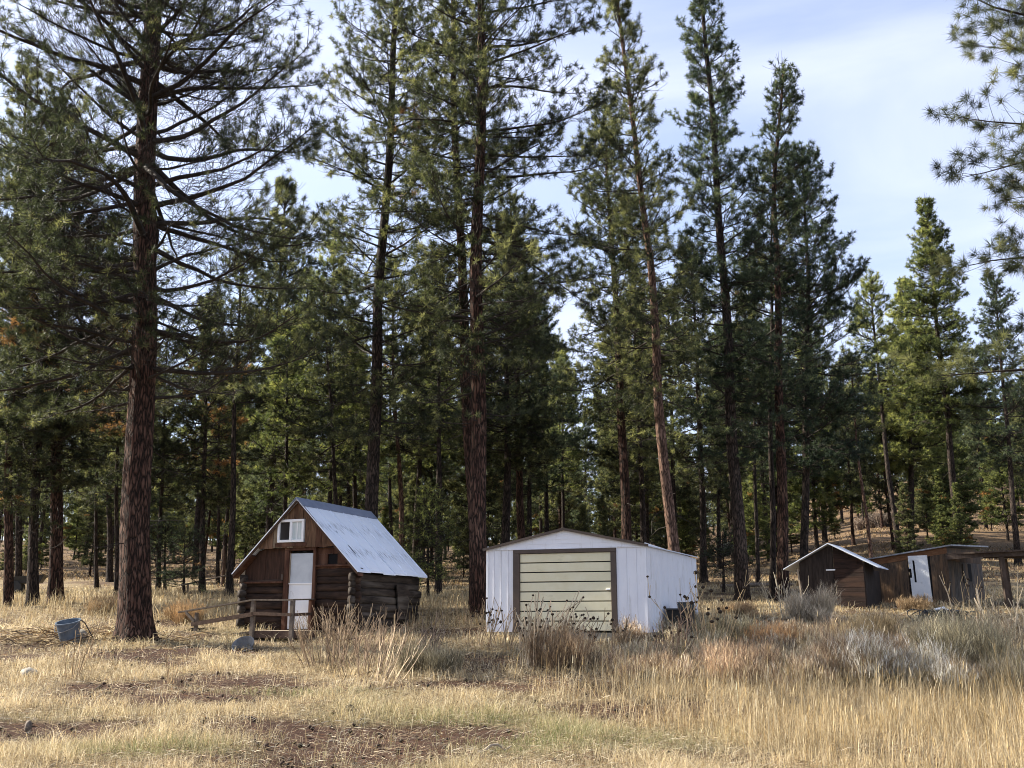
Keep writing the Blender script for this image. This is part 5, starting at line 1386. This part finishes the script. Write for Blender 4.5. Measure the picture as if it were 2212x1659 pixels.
def seed_plant(px, py, n, h, r, label, seed, heads=True, col=(.32, .24, .15), leanx=.0, name='dried_flower_plant', rads=(.010, .006), hr=.032, branchy=2):
    """clump of stiff dried stems, most ending in a dark round seed head"""
    rs = np.random.RandomState(seed); x, y = gpt(px, py); g0 = float(G(x, y))
    t = thing(name, (x, y, g0), 0, label, 'dried plant')
    A = []; B = []; ra = []; rb = []; tips = []; starts = []
    rads = (max(rads[0], .0003 * y), max(rads[1], .0002 * y))
    for i in range(n):
        a = rs.uniform(0, 6.28); q = r * rs.rand() ** .5; p = np.array([math.cos(a) * q * .45, math.sin(a) * q * .45, -.05])
        p[2] += float(G(x + p[0], y + p[1])) - g0; starts.append(p)
        d = np.array([math.cos(a) * .42 * q / r + leanx + rs.normal(0, .10), math.sin(a) * .3 + rs.normal(0, .07), 1.]); hh = h * rs.uniform(.55, 1.12); m = 5
        for j in range(m):
            d = d + rs.normal(0, .06, 3); d /= np.linalg.norm(d); e = p + d * hh / m
            A.append(p); B.append(e); q0 = rads[0] + (rads[1] - rads[0]) * j / m; ra.append(q0); rb.append(rads[0] + (rads[1] - rads[0]) * (j + 1) / m); p = e
            if j >= 2:
                for _ in range(branchy):
                    if rs.rand() < .45:
                        d2 = d + rs.normal(0, .45, 3); d2[2] = abs(d2[2]) + .4; d2 /= np.linalg.norm(d2); e2 = e + d2 * rs.uniform(.12, .3) * h
                        A.append(e); B.append(e2); ra.append(rads[1]); rb.append(rads[1] * .8)
                        if rs.rand() < .5: tips.append(e2)
        tips.append(p)
    for q in starts: A.append(np.array([0, 0, -.06])); B.append(q); ra.append(rads[0]); rb.append(rads[0])
    V, T = segs_mesh(A, B, ra, rb, 4)
    c = palette(rs, [col, tuple(np.array(col) * .7), tuple(np.minimum(np.array(col) * 1.35, .8))], len(A), .12)
    me = tri_mesh('stems', V, T, M['shrub'], attrs={'col': np.repeat(c, 8, 0)}); me.name = 'stem'
    link(bpy.data.objects.new('stem', me), t)
    if heads:
        import bmesh
        bm = bmesh.new(); bmesh.ops.create_icosphere(bm, subdivisions=1, radius=1); me = bpy.data.meshes.new('seed_head'); bm.to_mesh(me); bm.free(); me.materials.append(M['seed'])
        rs.shuffle(tips)
        for p in tips[:min(len(tips), heads if heads is not True else 22)]:
            o = bpy.data.objects.new('seed_head', me); link(o, t); o.location = tuple(p); q = hr * rs.uniform(.75, 1.25); o.scale = (q, q, q * rs.uniform(.7, 1))
    return t


TAN = (.40, .29, .17); GREY = [(.36, .25, .15), (.25, .17, .11), (.54, .42, .28), (.13, .085, .06)]
SAGE = [(.32, .27, .16), (.22, .19, .115), (.48, .42, .28), (.12, .10, .065)]
DARKB = [(.24, .165, .10), (.16, .11, .07), (.34, .25, .16)]
RUST = [(.32, .22, .12), (.24, .15, .08), (.42, .31, .18)]


def plants():
    # dry twig shrubs before the cabin
    seed_plant(715, 1440, 55, 1.05, 1.0, 'tall bare tan twigs in front of the right corner of the cabin', 1, False, (.27, .20, .13), name='dry_twig_shrub', rads=(.008, .005), branchy=4)
    seed_plant(790, 1462, 36, .95, .95, 'spreading bare twigs before the cabin side wall', 2, False, (.25, .18, .12), name='dry_twig_shrub', rads=(.008, .005), branchy=4, leanx=.12)
    seed_plant(835, 1478, 12, .95, .5, 'few pale stems slanting right beside the spreading twigs', 3, False, (.60, .47, .32), name='dry_twig_shrub', rads=(.006, .004), leanx=.5, branchy=2)
    seed_plant(905, 1435, 22, .8, .7, 'small dark twig bush between cabin and garage', 4, False, (.20, .15, .11), name='dry_twig_shrub', branchy=3)
    seed_plant(1030, 1400, 14, .95, .6, 'sparse thin stalks before the left corner of the garage', 5, 10, (.34, .24, .14))
    seed_plant(1085, 1405, 12, .95, .6, 'thin seed headed stalks before the left white panel of the garage', 6, 12, (.34, .24, .14))
    seed_plant(1165, 1440, 46, 1.15, .75, 'thick leaning bundle of pale stalks with dark heads before the roll door', 7, 34, (.50, .41, .29), leanx=.30, rads=(.014, .010))
    seed_plant(1235, 1430, 26, .95, .7, 'tangled brown stalks right of the leaning bundle', 8, 24, (.30, .21, .13), leanx=.05)
    seed_plant(1320, 1418, 12, .85, .6, 'scattered low stalks before the right edge of the roll door', 9, 10, (.34, .24, .14))
    seed_plant(1455, 1440, 20, 1.0, .7, 'dark branching stalks before the black trough', 10, 8, (.20, .14, .10), branchy=3)
    seed_plant(1395, 1445, 34, .55, .75, 'low tan bush of short twigs before the garage side wall', 12, False, (.42, .33, .22), name='dry_twig_shrub', branchy=3)
    seed_plant(1530, 1420, 20, 1.45, .75, 'tall thin seed headed stalks right of the garage corner', 11, 26, (.40, .29, .16), hr=.04)
    seed_plant(2105, 1380, 9, 1.3, .6, 'dark headed stalks before the open pen frame', 13, 9, (.38, .28, .16), hr=.04)
    seed_plant(2130, 1440, 16, 1.25, .7, 'pale bare forked stems in the grass near the right edge', 14, False, (.50, .40, .28), name='dry_twig_shrub', rads=(.014, .009), branchy=2)
    seed_plant(2195, 1450, 14, 1.5, .6, 'tallest pale stems at the right edge of the picture', 15, False, (.52, .42, .28), name='dry_twig_shrub', rads=(.015, .010), branchy=2)
    seed_plant(1690, 1335, 12, 1.15, .6, 'light stems standing against the left edge of the small shed', 16, False, (.55, .46, .32), name='dry_twig_shrub', branchy=2)
    seed_plant(155, 1470, 7, .95, .22, 'two stiff brown stalks rising from the near grass at left', 17, False, (.32, .22, .12), name='dry_weed', branchy=1)
    seed_plant(370, 1475, 4, .5, .15, 'low brown weed stalk in grass right of the massive pine foot', 18, False, (.32, .22, .12), name='dry_weed', branchy=1)
    for i, (px, py, r, h, n, cols, tip, lab) in enumerate([
        (1640, 1470, 1.05, .55, 1700, GREY, None, 'wide grey brown rabbitbrush, foremost of the brush right of centre'),
        (1810, 1468, 1.25, .62, 2200, GREY, None, 'broad purple grey brush in the middle of the right field'),
        (1960, 1475, 1.0, .60, 1700, SAGE, [(.62, .58, .50), (.45, .42, .36)], 'blue grey sagebrush dotted with white tips'),
        (2110, 1462, 1.05, .78, 1900, SAGE, None, 'tall dark sagebrush close to the right edge'),
        (1720, 1405, 1.1, .50, 1500, GREY, [(.50, .30, .14), (.42, .25, .12)], 'brush topped with orange brown seed clusters'),
        (1560, 1400, .9, .55, 1300, SAGE, None, 'pale silvery sagebrush right of the garage'),
        (1880, 1400, 1.2, .55, 1600, [(.40, .30, .17), (.30, .22, .12), (.48, .38, .22)], None, 'straw coloured brush behind the purple grey one'),
        (2060, 1398, 1.2, .60, 1600, [(.34, .28, .18), (.26, .22, .15)], None, 'tawny brush below the coop side wall'),
        (1752, 1345, .7, .72, 1200, [(.52, .44, .32), (.44, .36, .26), (.36, .30, .22)], None, 'tall pale reedy clump right before the small shed'),
        (1430, 1470, .9, .40, 1000, GREY, None, 'low grey brush before the garage side wall'),
        (1290, 1450, .8, .35, 800, GREY, None, 'low brown brush before the roll door'),
        (1205, 1448, .62, .62, 1300, DARKB, [(.36, .25, .14), (.22, .15, .09)], 'dense dark brown dry brush at the foot of the leaning stalks'),
        (950, 1455, .9, .45, 900, SAGE, None, 'grey green sagebrush between cabin and garage'),
        (2010, 1320, 1.2, .35, 1200, RUST, None, 'rust coloured low growth along the foot of the coop'),
        (1600, 1330, 1.0, .35, 900, RUST, None, 'rusty low growth between garage and small shed'),
        (430, 1215, 1.2, .5, 500, SAGE, None, 'dull grey bush on the clearing left of the cabin'),
        (640, 1215, 1.4, .6, 500, GREY, None, 'grey bush on the clearing hidden close behind the cabin'),
        (1570, 1200, 1.6, 1.1, 900, [(.14, .15, .13), (.20, .21, .18)], None, 'large blue grey thicket behind the right end of the garage'),
        (1885, 1140, 2.0, 1.2, 900, [(.16, .13, .11), (.22, .17, .13)], None, 'dark bare thicket on the slope above the coop'),
        (1990, 1125, 2.2, 1.4, 900, [(.13, .11, .09), (.20, .16, .12)], None, 'second bare thicket higher on the slope below the fir'),
        (245, 1325, .9, .5, 800, [(.40, .30, .17), (.30, .20, .11)], None, 'straw bush touching the left foot of the massive pine'),
        (380, 1340, .8, .4, 700, [(.36, .24, .12), (.28, .19, .10)], None, 'rusty bush between massive pine and ramp end'),
    ]):
        shrub(px, py, r * 1.25, h * 1.25, n * 1.6, cols, lab, 60 + i, tipcol=tip, name='sagebrush' if cols is SAGE else 'brush_shrub')
    rs = np.random.RandomState(44); kk = 0
    for py in (1478, 1450, 1420, 1392, 1368):
        px = 1340 + rs.uniform(0, 60)
        while px < 2280:
            col = [GREY, SAGE, [(.30, .21, .13), (.22, .15, .10), (.42, .32, .20)], DARKB][rs.randint(0, 4)]
            shrub(px, py + rs.uniform(-9, 9), rs.uniform(.5, .85), rs.uniform(.28, .55), 620, col, 'twiggy grey brown brush in the band of brush between garage and right edge', 300 + kk, name='brush_shrub', group='brush between the garage and the right edge', tipcol=col[:1] + [(.56, .48, .36)])
            kk += 1; px += rs.uniform(70, 120)
    # heap of straw and cut branches at the left
    rs = np.random.RandomState(33); x0, y0 = gpt(60, 1385)
    A = []; B = []; ra = []; rb = []
    for i in range(900):
        x = x0 + rs.normal(.6, 1.9); y = y0 + rs.normal(0, .8); ex = math.exp(-((x - x0 - .4) / 2.6) ** 2 - ((y - y0) / .9) ** 2)
        p = np.array([x - x0, y - y0, float(G(x, y)) - float(G(x0, y0)) + .32 * ex * rs.rand()]); d = np.array([rs.normal(), rs.normal() * .5, rs.normal() * .15]); d /= np.linalg.norm(d); l = rs.uniform(.15, .6)
        m = p + d * l / 2 + np.array([0, 0, rs.uniform(0, .05)]); e = p + d * l + np.array([0, 0, rs.uniform(-.03, .03)]); q = rs.uniform(.005, .011)
        A += [p, m]; B += [m, e]; ra += [q, q]; rb += [q, q * .6]
    V, T = segs_mesh(A, B, ra, rb, 4); c = np.repeat(palette(rs, [(.46, .34, .18), (.34, .22, .10), (.16, .10, .06), (.54, .42, .26), (.10, .07, .045)], len(A) // 2), 2, 0)
    me = tri_mesh('slash_heap', V, T, M['shrub'], attrs={'col': np.repeat(c, 8, 0)})
    o = link(bpy.data.objects.new('slash_heap', me)); o.location = (x0, y0, float(G(x0, y0))); tag(o, 'low heap of cut branches and straw around the blue bucket', 'brush heap', kind='stuff')


cabin()
garage()
shed()
coop()
small_things()
grass()
plants()
trees()
